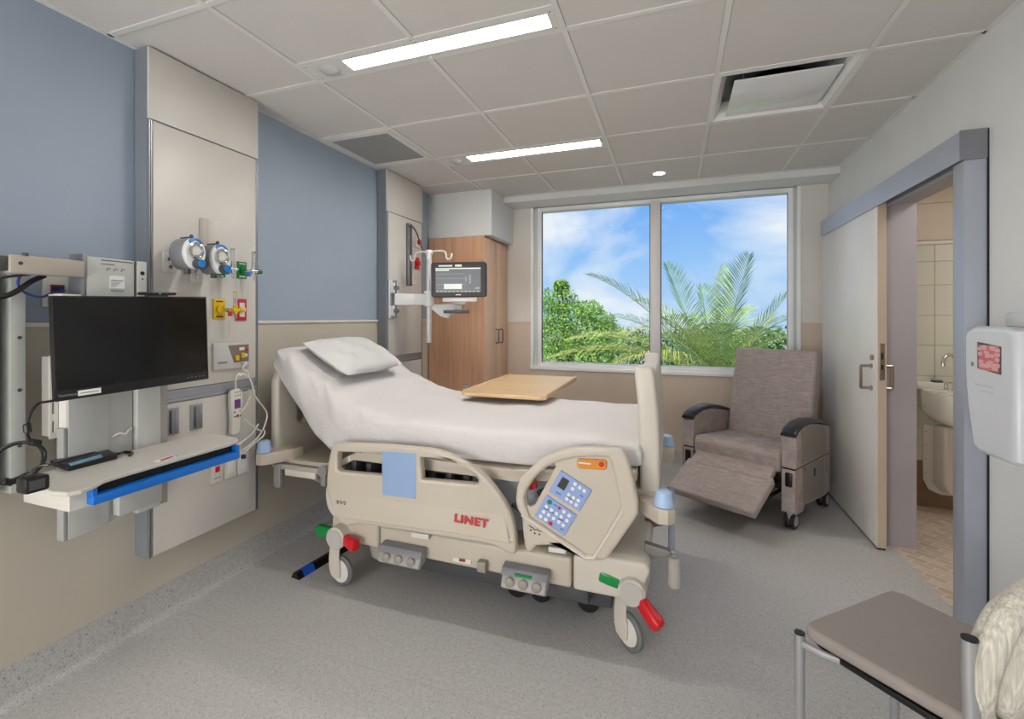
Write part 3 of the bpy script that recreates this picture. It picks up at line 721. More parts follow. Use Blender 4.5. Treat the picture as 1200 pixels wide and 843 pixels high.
# tray
trm = mat('tray_grey', '#c9c5bd', .42)
def tray_top():
    P = [(-1.965, .90), (-1.965, 1.52), (-1.95, 1.535), (-1.74, 1.512), (-1.715, 1.49), (-1.700, 1.44)]
    P += [(-1.700, 1.05), (-1.695, .98), (-1.665, .93), (-1.655, .895), (-1.67, .868), (-1.72, .855), (-1.80, .868), (-1.90, .88)]
    return plate(P, depth=.014, bev=.004, M=Matrix.Translation((0, 0, .848)))
obj('tray_top', tray_top(), trm, ws)
obj('tray_body', MB().box(-1.96, -1.722, .90, 1.508, .775, .8405, bev=.004), mat('tray_body_white', '#cfcdc5', .42), ws)
obj('tray_bracket', B(-2.0, -1.955, 1.18, 1.34, .62, .83, bev=.003), colm, ws)
dr = MB().box(-1.724, -1.690, .946, 1.478, .783, .812, bev=.003).box(-1.724, -1.692, .946, .960, .806, .838, bev=.002).box(-1.724, -1.692, 1.464, 1.478, .806, .838, bev=.002)
obj('drawer_front', dr, drawer_blue, ws, label='blue keyboard drawer front')
obj('drawer_gap', B(-1.7235, -1.7215, .960, 1.464, .808, .839), black_gap, ws)
stk = thing('tray_sticker', (-1.75, 1.22, .856), 'small red and white sticker lying on the grey keyboard tray', 'sticker')
pc = [on_z(u, v, .8555) for u, v in ((179, 541), (207, 532), (211, 534), (184, 543))]
obj('sheet', MB().prism(pc, (0, 0, .0006)), pure_white, stk)
pc = [on_z(u, v, .8562) for u, v in ((187, 539.2), (202, 534.4), (204, 535.4), (189.5, 540.4))]
obj('red_print', MB().prism(pc, (0, 0, .0004)), red_p, stk)
pc = [on_z(u, v, .8562) for u, v in ((203.5, 533.8), (207, 532.7), (210, 533.8), (206.5, 535))]
obj('blue_print', MB().prism(pc, (0, 0, .0004)), panel_blue, stk)
# signature pad
sp = thing('signature_pad', on_z(97, 540, .8555), 'black signature pad with a pale blue screen lying on the keyboard tray', 'signature pad')
q = [on_z(u, v, .8555) for u, v in ((58, 546), (80, 553), (138, 538), (119, 527))]
obj('case', MB().prism(q, (0, 0, .018), bev=.005), black, sp)
q = [on_z(u, v, .874) for u, v in ((80, 544), (83, 546.5), (121, 536), (118, 533))]
obj('screen', MB().prism(q, (0, 0, .0012)), mat('pad_screen', '#5d97b8', .25), sp)
q = [on_z(u, v, .874) for u, v in ((62, 541), (66, 542.5), (120, 528), (117, 526.5))]
obj('pen_groove', MB().prism(q, (0, 0, .004), bev=.001), dark_grey, sp)
cable('stylus', [on_z(130, 531, .86), on_z(138, 532, .87), on_z(146, 530, .862), on_z(155, 531, .862), on_z(152, 534, .862)], .005, black, 'black stylus resting on the keyboard tray beside the signature pad', 'stylus')
# monitor
mon = thing('computer_monitor', (-1.86, 1.15, 1.10), 'large black computer monitor with dark screen mounted on the wall workstation', 'monitor')
XL, XR = -1.87, -1.825
tl, trr, br, bl = on_x(61, 346.5, XL), on_x(242, 348, XR), on_x(245, 444, XR), on_x(63.5, 472, XL)
cen = (tl + trr + br + bl) / 4; xd = ((trr - tl) + (br - bl)).normalized(); zd = ((tl - bl) + (trr - br)); zd = (zd - xd * zd.dot(xd)).normalized()
MMon = frame_mat(cen, xd, zd); mw = ((trr - tl).length + (br - bl).length) / 2; mh = ((tl - bl).length + (trr - br).length) / 2
def mb(*a, **k): return MB().box(*a, **k).xf(MMon)
obj('casing', mb(-mw / 2, mw / 2, -mh / 2, mh / 2, -.022, 0, bev=.003), mat('monitor_black', '#17171a', .4), mon)
obj('screen', mb(-mw / 2 + .006, mw / 2 - .006, -mh / 2 + .034, mh / 2 - .006, -.001, .001), screen_glass, mon)
obj('rear_housing', mb(-.16, .16, -.12, .10, -.06, -.022, bev=.012), black, mon)
obj('asset_sticker', mb(-mw / 2 + .06, -mw / 2 + .125, -mh / 2 + .009, -mh / 2 + .027, 0, .0008), pure_white, mon)
obj('sticker_print', mb(-mw / 2 + .067, -mw / 2 + .118, -mh / 2 + .016, -mh / 2 + .019, .0008, .0011), grey_ink, mon)
obj('lettering', text_mesh('ThinkVision', .0105, MMon @ Matrix.Translation((-mw / 2 + .032, -mh / 2 + .017, .0003))), mat('silver_ink', '#8d8d90', .5), mon)
bt = MB()
for k in range(5): bt.box(mw / 2 - .09 + k * .016, mw / 2 - .083 + k * .016, -mh / 2 + .016, -mh / 2 + .018, 0, .0006)
obj('button_marks', bt.xf(MMon), grey_ink, mon)
obj('arm', mb(-.03, .03, -.03, .03, -.11, -.06), dark_grey, mon)
wc = thing('webcam', (-1.845, 1.24, 1.455), 'flat black webcam bar clipped on top of the computer monitor', 'webcam')
M2 = MMon @ Matrix.Translation((.065, mh / 2, 0))
obj('bar', MB().box(-.062, .062, .004, .016, -.022, .014, bev=.005).xf(M2), black, wc)
obj('clip', MB().box(-.034, .034, -.004, .006, -.024, .006, bev=.002).xf(M2), dark_grey, wc)
obj('lens', MB().cyl((0, .010, .014), (0, .010, .0152), .004, n=12).xf(M2), grey_metal, wc)
cable('monitor_cable', [on_x(62, 470, -1.885), on_x(55, 471, -1.88), on_x(46, 473, -1.88), on_x(38, 481, -1.88), on_x(33, 493, -1.88), on_x(32, 505, -1.88), on_x(35, 515, -1.88), on_x(44, 520, -1.87), on_x(53, 530, -1.87), on_x(50, 545, -1.86), on_x(36, 558, -1.85), on_x(18, 566, -1.84), on_x(2, 567, -1.84), on_x(-12, 560, -1.84), on_x(-14, 545, -1.85), on_x(-4, 530, -1.86), on_x(12, 521, -1.87), on_x(30, 518, -1.87), on_x(42, 521, -1.866)], .0042, black, 'black monitor cable hanging down into the coil beside the keyboard tray')
cable('monitor_cable', [on_x(-8, 550, -1.84), on_x(-2, 532, -1.86), on_x(14, 522, -1.865), on_x(32, 519, -1.862), on_x(46, 524, -1.86), on_x(50, 537, -1.85), on_x(46, 549, -1.845), on_x(32, 560, -1.84), on_x(14, 563, -1.838), on_x(2, 566, -1.838), on_x(16, 562, -1.83), on_x(33, 554, -1.83), on_x(48, 546, -1.80), on_x(58, 545, -1.78)], .0042, black, 'black cable wound in the coil and running to the signature pad')
for k, (u, v, u2, v2, lab) in enumerate(((32, 497, 33, 507, 'small black ferrite block on the hanging monitor cable'), (35, 518, 47, 520, 'black tie at the top of the coiled cable'), (3, 564, 15, 566, 'black tie at the bottom of the coiled cable'))):
    o = obj('cable_clip', MB().cyl(on_x(u, v, -1.868 if k < 2 else -1.84), on_x(u2, v2, -1.868 if k < 2 else -1.84), .011, n=10, bev=.002), black); props(o, lab, 'cable clip')
pb = thing('power_box', on_x(40, 567, -1.66), 'small black power box hooked under the edge of the keyboard tray', 'power box')
pcx = on_x(40, 567, -1.665)
obj('case', MB().box(pcx.x - .03, pcx.x + .02, pcx.y - .028, pcx.y + .028, pcx.z - .022, pcx.z + .022, bev=.008), black, pb)
obj('face_label', MB().box(pcx.x + .02, pcx.x + .0208, pcx.y - .02, pcx.y + .015, pcx.z - .012, pcx.z + .014), dark_grey, pb)
# network plate on the wall behind
t = thing('network_plate', (L, 1.10, 1.47), 'white wall plate with a red framed jack and plugged blue patch cable', 'outlet')
obj('plate', B(L, L + .012, 1.060, 1.140, 1.408, 1.532, bev=.003), off_white, t)
obj('jack_frame', B(L + .012, L + .016, 1.082, 1.124, 1.464, 1.492), mat('brick_red', '#8d3a2c', .5), t)
obj('jack', B(L + .016, L + .018, 1.086, 1.120, 1.467, 1.484), mat('navy', '#1d2746', .5), t)
obj('lower_jack', B(L + .012, L + .017, 1.084, 1.100, 1.428, 1.448), mat('brick_red', '#8d3a2c'), t)
cable('patch_cable', [(L + .02, 1.112, 1.476), (L + .05, 1.105, 1.468), on_x(62, 343, -2.13), on_x(50, 348, -2.11), on_x(36, 346, -2.075), on_x(25, 340, -2.06), on_x(21, 332, -2.055), on_x(23, 325, -2.05), on_x(29, 319, -2.05)], .004, mat('blue_cable', '#23408f', .45), 'blue network patch cable looping from the wall plate up to the beam')
cable('power_cable', [(-2.05, 1.0, 1.515), (-2.045, .96, 1.49), (-2.04, .92, 1.455), (-2.04, .88, 1.435), (-2.04, .82, 1.432), (-2.04, .70, 1.44)], .009, black, 'thick black cable running from the beam across the grey channel')
cable('power_cable', [(-2.05, .96, 1.515), (-2.045, .91, 1.505), (-2.04, .85, 1.49), (-2.04, .70, 1.48)], .0045, dark_grey, 'thin dark cable just under the workstation beam')
# ------------------------------------------------------------------ hospital bed
YN, YF = 1.98, 2.94           # near and far sides of the base
bed = thing('hospital_bed', (-1.05, 2.46, 0), 'cream hospital bed with raised head end, side rails and white fitted sheet', 'bed')
def P2(pts, y): return [(on_y(u, v, y).x, on_y(u, v, y).z) for u, v in pts]
YR = 1.93
# base cover
def base_poly(y):
    return [(-1.60, .235), (-1.50, .232), (-1.36, .228), (-.42, .228), (-.33, .222), (-.16, .235), (-.10, .30), (-.085, .372), (-.12, .386), (-.36, .386), (-.42, .362), (-1.36, .350), (-1.42, .372), (-1.60, .372), (-1.635, .34), (-1.635, .26)]
bp = base_poly(YN)
def seg_cover(x0, x1, pts):
    return MB().prism([(x, YN, z) for x, z in pts], (0, YF - YN, 0), bev=.014, seg=3)
obj('base_cover', seg_cover(0, 0, [(-1.352, .228), (-.405, .224), (-.405, .352), (-1.352, .345)]), cream, bed, label='middle cover of the bed base')
obj('base_cover', seg_cover(0, 0, [(-1.64, .25), (-1.60, .238), (-1.36, .232), (-1.36, .352), (-1.42, .372), (-1.60, .372), (-1.64, .35)]), cream, bed, label='head end cover of the bed base')
obj('base_cover', seg_cover(0, 0, [(-.397, .222), (-.20, .222), (-.115, .27), (-.085, .36), (-.105, .386), (-.36, .386), (-.397, .366)]), cream_lt, bed, label='foot end cover of the bed base')
# castors
def castor(x, y, hubdir, axis, side, pedals):
    ax = Vector(axis).normalized(); perp = Vector((-ax.y, ax.x, 0))
    cw = Vector((x, y + .035 * -hubdir * -1 if False else y + .05 * hubdir * -1 * -1, .078))
    cw = Vector((x, y, .078))
    hubc = Vector((x + .015, y, .27))
    hub = MB().lathe([(.0, 0), (.046, 0), (.054, .008), (.056, .06), (.064, .15), (.066, .20)], frame_mat(hubc + Vector((0, .075 * hubdir, 0)), (1, 0, 0), (0, 0, 1)) if hubdir > 0 else frame_mat(hubc + Vector((0, .075 * hubdir, 0)), (-1, 0, 0), (0, 0, 1)) , 28)
    h = obj('castor_hub', hub, cream_lt, bed)
    obj('hub_cap', MB().cyl(hubc + Vector((0, .076 * hubdir, 0)), hubc + Vector((0, .079 * hubdir, 0)), .045, n=28, bev=.001), mat('hub_cap_grey', '#b9b5b1', .45), h)
    fk = MB()
    M = frame_mat(cw, perp, (0, 0, 1))                 # local z = wheel axis
    fkp = [(-.046, .20), (-.064, .06), (-.062, .01), (-.05, -.025), (-.02, -.04), (.008, -.03), (.012, .0), (.004, .08), (.015, .20)]
    sgn = 1 if (M.to_3x3() @ Vector((0, 0, 1))).dot(ax) > 0 else -1
    fk.mesh(plate(fkp, depth=.012, bev=.004, M=M @ Matrix.Translation((0, 0, sgn * .020))))
    f = obj('castor_fork', fk, cream_lt, bed)
    wh = MB().lathe([(.02, -.014), (.056, -.013), (.058, 0), (.056, .013), (.02, .014)], M, 28); w = obj('castor_wheel', wh, off_white, bed)
    ty = MB().lathe([(.057, -.012), (.068, -.014), (.0765, -.007), (.078, 0), (.0765, .007), (.068, .014), (.057, .012), (.057, -.012)], M, 32, cap=False)
    obj('tyre', ty, tyre_mat, w)
    if pedals:
        for nm, m, d, a0, lg in pedals:
            d = Vector(d).normalized(); p0 = hubc + Vector((0, .03 * hubdir, 0)) + d * a0
            upv = Vector((0, 0, 1)); side_ = d.cross(upv).normalized(); up2 = side_.cross(d)
            Mp = Matrix((d, side_, up2)).transposed().to_4x4(); Mp.translation = p0
            pl = [(0, -.018), (lg * .45, -.024), (lg * .8, -.026), (lg * .95, -.020), (lg, 0), (lg * .95, .020), (lg * .8, .026), (lg * .45, .024), (0, .018)]
            obj('brake_pedal', MB().mesh(plate(pl, depth=.056, bev=.016, M=Mp, seg=3)).xf(Matrix()), m, bed, label=nm)
castor(-1.590, 1.995, -1, (-.12, -.99, 0), 1, [('green brake pedal', green_p, (-1, .12, .0), .055, .105), ('red brake pedal', red_p, (.93, -.36, -.05), .05, .10)])
castor(-.172, 2.02, -1, (-.66, -.75, 0), 1, [('green brake pedal', green_p, (-.92, .1, .22), .052, .095), ('red brake pedal', red_p, (.66, -.52, -.50), .05, .115)])
castor(-1.590, 2.93, 1, (-.6, -.8, 0), 1, None)
castor(-.172, 2.93, 1, (-.87, -.5, 0), 1, None)
# foot controls
def foot_control(u0, v0, u1, v1, lab, strip):
    a = on_y(u0, v0, 1.93); b = on_y(u1, v1, 1.93); x0, x1 = a.x, b.x; zt, zb = a.z, b.z
    zm = (zt + zb) / 2
    m = MB().prism([(x0, 1.975, zt - .006), (x0, 1.975, zb + .014), (x0, 1.915, zb), (x0, 1.898, zb + .014), (x0, 1.932, zt - .018)], (x1 - x0, 0, 0), bev=.007, seg=3)
    fc = obj('foot_control', m, mat('foot_control_grey', '#a3a19d', .5), bed)
    obj('hood', MB().prism([(x0 - .004, 1.975, zt), (x0 - .004, 1.93, zt - .006), (x0 - .004, 1.912, zt - .030), (x0 - .004, 1.918, zt - .032), (x0 - .004, 1.935, zt - .014), (x0 - .004, 1.975, zt - .010)], (x1 - x0 + .008, 0, 0), bev=.003), mat('foot_hood_grey', '#85858a', .5), fc)
    for k in range(3):
        x = x0 + (x1 - x0) * (.2 + .3 * k)
        obj('pedal_button', MB().sphere((x, 1.910, zb + (zt - zb) * .36), .023, n=16, sy=.55), mat('pedal_button_grey', '#979087', .55), fc)
    if strip: obj('indicator_strip', B(x0 + (x1 - x0) * .3, x0 + (x1 - x0) * .68, 1.914, 1.922, zt - .027, zt - .017), green_p, fc)
foot_control(446, 637, 494, 667, '', 0)
foot_control(589, 663, 641, 698, '', 1)
# sockets, clips along the base
obj('socket_panel', MB().mesh(plate(P2([(531, 653), (552, 656), (552, 661.5), (531, 658)], 1.978), depth=.006, bev=.001, M=XZ(1.978))), off_white, bed)
obj('socket', MB().mesh(plate(P2([(538, 655), (545, 656), (545, 659), (538, 658)], 1.972), depth=.006, M=XZ(1.974))), mat('brick_red', '#8d3a2c'), bed)
kb = on_y(565, 665, 1.96)
obj('side_knob', MB().box(kb.x - .022, kb.x + .022, 1.945, 1.985, kb.z - .02, kb.z + .028, bev=.008), mat('knob_grey', '#9b958b', .5), bed)
obj('transport_motor', MB().cyl((-1.43, 2.12, .235), (-1.43, 2.12, .125), .075, .055, n=24, bev=.006).cyl((-1.43, 2.12, .125), (-1.43, 2.12, .115), .02), warm_grey, bed)
for x in (-.72, -.60, -.37): obj('under_wheel', MB().cyl((x, 2.2, .05), (x, 2.26, .05), .05, n=20, bev=.006), black, bed)
obj('under_frame', MB().box(-1.3, -.25, 2.1, 2.85, .10, .222, bev=.01).box(-.75, -.34, 2.03, 2.2, .14, .222, bev=.01), dark_grey, bed)
for x in (-1.25, -.55):
    for k, (w, z0, z1) in enumerate(((.13, .34, .47), (.11, .46, .55), (.09, .54, .60))):
        obj('lift_column', B(x - w, x + w, 2.30, 2.62, z0, z1, bev=.006), (lift_grey, warm_grey, lift_grey)[k], bed)
mech = MB()
mech.box(-1.50, -.75, 2.12, 2.80, .50, .645, bev=.01)
for k in range(9): mech.box(-1.55 + k * .09, -1.52 + k * .09, 2.02, 2.14, .52, .63 + .02 * (k % 3 == 0), bev=.004)
mech.tube([(-1.5, 2.03, .655), (-1.3, 2.03, .635), (-1.1, 2.03, .63), (-.8, 2.05, .635)], .008)
mech.tube([(-1.5, 2.01, .70), (-1.44, 2.01, .66), (-1.2, 2.01, .645)], .01)
obj('lift_mechanism', mech, dark_grey, bed)
mech = MB().box(-.52, -.36, 2.02, 2.10, .56, .66, bev=.008).tube([(-.55, 2.0, .60), (-.46, 2.0, .66), (-.38, 2.0, .70)], .014).tube([(-.47, 1.99, .55), (-.45, 1.99, .62), (-.42, 1.99, .67)], .010)
obj('foot_mechanism', mech, black, bed)
rh = [(on_y(u, v, 1.985).x, on_y(u, v, 1.985).z) for u, v in ((617, 573), (628, 562), (629, 572), (624, 574))]
obj('release_handle', MB().mesh(plate(rh, depth=.02, bev=.003, M=XZ(1.985))), red_p, bed)
obj('release_handle', MB().mesh(plate(P2([(404, 537), (411, 534), (412, 540), (400, 547), (399, 543)], 2.0), depth=.02, bev=.003, M=XZ(2.0))), off_white, bed)
obj('side_bar', MB().box(-1.54, -1.12, 1.99, 2.0, .586, .592).box(-1.46, -1.16, 1.985, 1.995, .565, .572), mat('brick_red', '#8d3a2c'), bed)
obj('calf_panel', MB().prism([(-.93, 2.06, .40), (-.50, 2.06, .40), (-.50, 2.06, .655), (-.93, 2.06, .632)], (0, .7, 0)), mat('calf_grey', '#a3a8b2', .5), bed)
for q in ([(643, 640), (664, 643), (664, 649), (643, 646)], [(483, 623), (503, 626), (503, 632), (483, 629)]): obj('side_clip', plate(P2(q, 1.965), depth=.02, bev=.004, M=XZ(1.965)), off_white, bed)
obj('release_lever', MB().tube([on_y(601, 592, 1.97), on_y(606, 596, 1.95), on_y(612, 600, 1.945)], .009), black, bed)
# mattress platform
pt = [(-2.0, .575), (-1.64, .57), (-1.52, .655), (-.67, .640), (-.14, .70), (-.14, .748), (-.67, .69), (-1.2, .692), (-1.5, .692), (-1.66, .605), (-2.0, .605)]
obj('mattress_platform', MB().prism([(x, 2.0, z) for x, z in pt], (0, .92, 0), bev=.008), cream, bed)
# fitted mattress
top_p = [(-2.055, 1.185), (-2.02, 1.195), (-1.95, 1.165), (-1.85, 1.105), (-1.75, 1.045), (-1.65, .990), (-1.52, .932), (-1.40, .899), (-1.25, .880), (-1.0, .874), (-.75, .875), (-.45, .876), (-.22, .868), (-.14, .852), (-.118, .82)]
bot_p = [(-2.075, 1.12), (-2.06, 1.075), (-1.985, .955), (-1.90, .835), (-1.80, .725), (-1.70, .655), (-1.62, .645), (-1.50, .672), (-1.25, .688), (-1.0, .690), (-.75, .690), (-.45, .70), (-.22, .73), (-.14, .745), (-.118, .76)]
def mattress():
    tp = catmull([Vector((x, 0, z)) for x, z in top_p], 5); bt_ = catmull([Vector((x, 0, z)) for x, z in bot_p], 5)
    n = len(tp); K = 48; y0, y1 = 2.005, 2.915; yc = (y0 + y1) / 2; hw = (y1 - y0) / 2
    bm = bmesh.new(); rings = []
    rr = random.Random(4)
    for i in range(n):
        a, b = tp[i], bt_[i]; mid = (a + b) / 2; hv = (a - b) / 2; ring = []
        e = min(i, n - 1 - i); shrink = 1 if e > 4 else (.94 + .06 * math.sin(PI / 2 * e / 4))
        for k in range(K):
            t = 2 * PI * k / K; c, s = math.cos(t), math.sin(t)
            px = math.copysign(abs(c) ** .28, c); pz = math.copysign(abs(s) ** .34, s)
            q = mid + hv * pz; y = yc + hw * px * shrink
            # drape and creases
            wob = .004 * math.sin(9 * q.x + 3 * y) + .003 * math.sin(23 * q.x - 5 * y + 1)
            crease = 0
            if q.x < -1.35:
                ph = 44 * (q.x * .8 + q.z * .45) + 5 * y; crease = .010 * (math.sin(ph) + .6 * math.sin(2.3 * ph + 1)) * min(1, (-1.35 - q.x) / .25)
            if y < yc: y -= (crease if abs(px) > .8 else 0) - (.006 if abs(px) > .9 and pz < -.4 else 0)
            q = q + Vector((0, 0, (wob + crease * .5) if pz > .3 else 0))
            ring.append(bm.verts.new((q.x, y, q.z)))
        rings.append(ring)
    for a, b in zip(rings, rings[1:]):
        for k in range(K): bm.faces.new([a[k], a[(k + 1) % K], b[(k + 1) % K], b[k]])
    bm.faces.new(rings[0]); bm.faces.new(rings[-1])
    m = MB(); m.bm.free(); m.bm = bm; return m
obj('mattress', mattress(), sheet_mat, bed, angle=75, label='mattress under a white fitted sheet')
# head board, shelf, rail handle, corner bumpers
hbp = [(2.0, .56), (2.0, 1.02), (2.03, 1.09), (2.10, 1.12), (2.80, 1.12), (2.87, 1.09), (2.90, 1.02), (2.90, .56)]
obj('headboard', plate(hbp, [[(2.16, .78), (2.20, .76), (2.24, .78), (2.24, .92), (2.20, .94), (2.16, .92)]], depth=.05, bev=.018, M=YZ(-2.045), seg=3), cream_lt, bed)
shelf = [(-2.06, 2.0), (-1.66, 2.0), (-1.60, 2.03), (-1.60, 2.9), (-2.06, 2.9)]
obj('head_shelf', plate(shelf, depth=.05, bev=.015, M=Matrix.Translation((0, 0, .575)), seg=3), cream, bed)
hz = MB(); h0, h1 = on_y(330, 547, 1.975), on_y(382, 550, 1.975)
hz.box(h0.x, h1.x, 1.962, 1.985, h0.z - .012, h0.z + .016, bev=.006)
obj('grab_rail', hz, warm_grey, bed)
e0 = on_y(328, 556, 1.975); obj('rail_end', MB().box(e0.x - .03, e0.x + .02, 1.955, 1.99, e0.z - .07, e0.z + .06, bev=.012), mat('rail_grey', '#8a8986', .5), bed)
e1 = on_y(381, 556, 1.975); obj('rail_end', MB().box(e1.x - .018, e1.x + .018, 1.955, 1.99, e1.z - .06, e1.z + .045, bev=.012).cyl((e1.x, 1.95, e1.z + .02), (e1.x, 1.965, e1.z + .02), .028, n=18), mat('rail_grey', '#8a8986', .5), bed)
hl = on_y(355, 555, 1.97); obj('rail_grip', MB().box(hl.x - .11, hl.x + .09, 1.955, 1.98, hl.z - .020, hl.z + .014, bev=.008), cream_lt, bed)
sp0, sp1 = on_y(352, 552, 2.05), on_y(388, 570, 2.05)
cpts = []
for i in range(221):
    f = i / 220; p = sp0.lerp(sp1, f); a = f * 2 * PI * 22
    cpts.append(p + Vector((0, .009 * math.cos(a), .009 * math.sin(a))))
obj('spiral_cable', MB().tube(cpts, .0028, n=5), warm_grey, bed)
def bumper(x, y, z, lab_arm):
    m = MB().lathe([(0, .052), (.022, .052), (.030, .047), (.039, .0), (.040, -.004), (.036, -.008)], Matrix.Translation((x, y, z)), 28); obj('bumper_cap', m, sky_blue, bed)
bz_ = .675
for (x, y, sx, z) in ((-2.03, 1.925, -1, .665), (-.035, 1.96, 1, .642), (-.035, 2.955, 1, .625)):
    bumper(x, y, z, '')
    xi = -1.93 if sx < 0 else -.135; yi = 2.02 if y < 2.5 else 2.90; dy = .04 if y < 2.5 else -.04
    arm = plate([(xi, yi + dy * 2), (xi, yi), (x - sx * .038, y - dy * .5), (x - sx * .02, y - dy * .95), (x + sx * .015, y - dy), (x + sx * .04, y - dy * .3), (x + sx * .042, y + dy * .3), (x + sx * .03, yi + dy * 2)][::1], depth=.062, bev=.008, M=Matrix.Translation((0, 0, z - .04)))
    obj('bumper_arm', arm, cream, bed)
# foot board
fbp = [(2.045, .655), (2.045, 1.11), (2.055, 1.150), (2.085, 1.165), (2.15, 1.160), (2.21, 1.13), (2.75, 1.13), (2.81, 1.160), (2.87, 1.165), (2.905, 1.150), (2.915, 1.11), (2.915, .655)]
def foot_board():
    hole = [(2.09, .93), (2.115, .91), (2.165, .96), (2.165, 1.085), (2.15, 1.10), (2.105, 1.10), (2.09, 1.085)]
    hole2 = [(4.96 - y, z) for y, z in hole]
    me = plate(fbp, [hole, hole2], depth=.078, bev=.016, M=YZ(-.092), seg=3)
    bm = bmesh.new(); bm.from_mesh(me)
    bmesh.ops.subdivide_edges(bm, edges=[e for e in bm.edges if abs(e.verts[0].co.z - e.verts[1].co.z) > .2], cuts=6, use_grid_fill=True)
    for v in bm.verts: v.co.x -= .11 * max(0, v.co.z - .78) ** 2 * 1.6
    m = MB(); m.bm.free(); m.bm = bm; return m
obj('footboard', foot_board(), cream_lt, bed)
obj('foot_sill', MB().box(-.16, -.058, 2.045, 2.915, .585, .66, bev=.01), cream, bed)
obj('bumper_bar', B(-.022, .006, 2.07, 2.86, .385, .412, bev=.004), mat('bar_blue_grey', '#a4adb8', .4, metal=.4), bed)
for y in (2.10, 2.42): obj('bar_bracket', MB().prism([(-.115, y - .02, .35), (-.01, y - .04, .39), (-.01, y - .04, .412), (-.115, y - .02, .42)], (0, .035, 0), bev=.003), mat('bracket_dark_grey', '#7d7a75', .5), bed)
obj('roller_bumper', MB().lathe([(.008, .115), (.012, .118), (.020, .118), (.026, .112), (.026, .004), (.022, 0), (0, 0)], Matrix.Translation((.004, 2.045, .282)), 24), warm_grey, bed)
obj('warning_line', MB().mesh(plate([(-.13, 2.40), (-.06, 2.40), (-.06, 2.412), (-.13, 2.412)], depth=.002, M=Matrix.Translation((0, 0, .388)))), red_p, bed)
# ------------- side rails
HR = P2([(398, 518.3), (453, 520.5), (503, 525), (515, 527.3), (526, 531), (537, 535.8), (547, 541.5), (558, 548), (568, 556), (577, 565.5), (585, 576), (592, 586), (598, 597), (602, 607), (604.5, 617), (606.3, 633), (606.5, 642), (605.5, 646.5), (602, 648), (594, 645), (583, 638.5), (570, 635), (557, 633), (500, 624), (460, 618), (424, 612.5), (417, 613.5), (410, 615), (404, 612), (397, 606), (392, 590), (386, 573), (385.6, 562), (387, 545), (389.8, 529), (391.5, 523), (394, 519.5)], YR)
hl1 = P2([(400, 528.5), (450, 531), (450, 556), (401, 551.5), (398.5, 549), (398.5, 531)], YR)
hl2 = P2([(495, 535), (515, 537), (533, 539), (545, 544.5), (554, 551), (562.5, 561), (562, 565), (558.5, 566), (497, 560.5)], YR)
hr = obj('head_side_rail', plate(HR, [hl1[::-1], hl2[::-1]], depth=.046, bev=.013, M=XZ(YR + .0), seg=3), cream, bed)
rg = P2([(398, 600.5), (430, 604.5), (470, 610), (520, 617), (560, 623), (603, 631)], YR)
obj('lower_ridge', MB().tube([(x, YR - .019, z) for x, z in rg], .0075, n=8), cream_lt, hr)
fold = P2([(390, 574), (430, 579), (452, 582), (491, 587), (540, 593), (592, 600)], YR); low = P2([(398, 602), (430, 606), (452, 609), (491, 614.5), (540, 621), (600, 632)], YR)
skirt = MB()
n = len(fold); vv = [(x, YR - .0225, z) for x, z in fold] + [(x, YR - .031, z - .004) for x, z in low]
skirt.add(vv + [(x, YR - .02, z - .012) for x, z in low], [(i, i + 1, n + i + 1, n + i) for i in range(n - 1)] + [(n + i, n + i + 1, 2 * n + i + 1, 2 * n + i) for i in range(n - 1)])
obj('lower_skirt', skirt, cream, hr, angle=12)
bpn = P2([(451, 527), (490.4, 529.6), (490.4, 583), (451.7, 578)], YR)
obj('blue_panel', MB().mesh(plate(bpn, depth=.052, bev=.003, M=XZ(YR))), panel_blue, hr)
c0, c1 = on_y(537.5, 602, YR), on_y(572, 613, YR); cm_ = on_y(555, 607.6, YR)
LZ = Vector((1, 0, (c1.z - c0.z + .024) / (c1.x - c0.x)))
obj('lettering', text_mesh('LINET', .046, frame_mat((cm_.x, YR - .0335, cm_.z), (1, 0, -.02), (0, .15, 1)), extrude=.0015, sx=1.22, offset=.0016, space=1.12), red_ink, hr, label='red maker lettering')
def script_mark(pts, parent, y):
    m = MB(); p3 = [Vector((x, y, z)) for x, z in pts]; m.tube(p3, .0016, n=5, smooth=4)
    for i, p in enumerate(p3[1:-1:2]): m.box(p.x - .003, p.x + .003, y - .0012, y + .001, p.z - .016, p.z - .010)
    obj('script_logo', m, ink, parent)
script_mark(P2([(398, 586), (400, 584.5), (402, 586.5), (404, 585), (406, 587), (408, 585.5), (410, 587.2)], YR), hr, YR - .0275)
# foot rail with keypad
FR = P2([(605.8, 583), (607.5, 570), (611, 560), (617, 553), (624, 546.5), (631, 540), (640, 534.3), (650, 529.8), (661, 526.4), (673, 524.3), (702, 523.8), (718, 524.5), (730, 526.5), (735, 533), (738.5, 544), (741.7, 555), (745, 570), (748.3, 587), (748.3, 600), (743, 609), (736.7, 618), (725, 635), (713, 651.5), (706.7, 654.6), (697, 655), (686.7, 654.6), (673, 645.5), (660, 637), (645, 636.5), (630, 637.5), (627.5, 641), (624.5, 643.7), (621, 644.3), (618.5, 642.5), (616.7, 639), (614.5, 622), (613.3, 603), (608, 595)], YR)
inner = P2([(617.5, 590), (616.5, 581), (619.5, 571), (625, 562.5), (632, 554.5), (641, 546.5), (651, 541.5), (662, 538), (677, 535), (700, 534), (713, 535), (717, 541), (722, 560), (728, 592), (727, 595), (712, 622), (698, 646), (695, 648.5), (688, 648.5), (662, 631), (640, 616), (622, 604)], YR)
cres = P2([(617.5, 582), (619.5, 572), (625, 563), (632, 555), (640, 548.5), (650, 542.8), (652, 546), (648, 553), (640, 568), (627, 591.5), (622, 593.5), (618.5, 591)], YR)
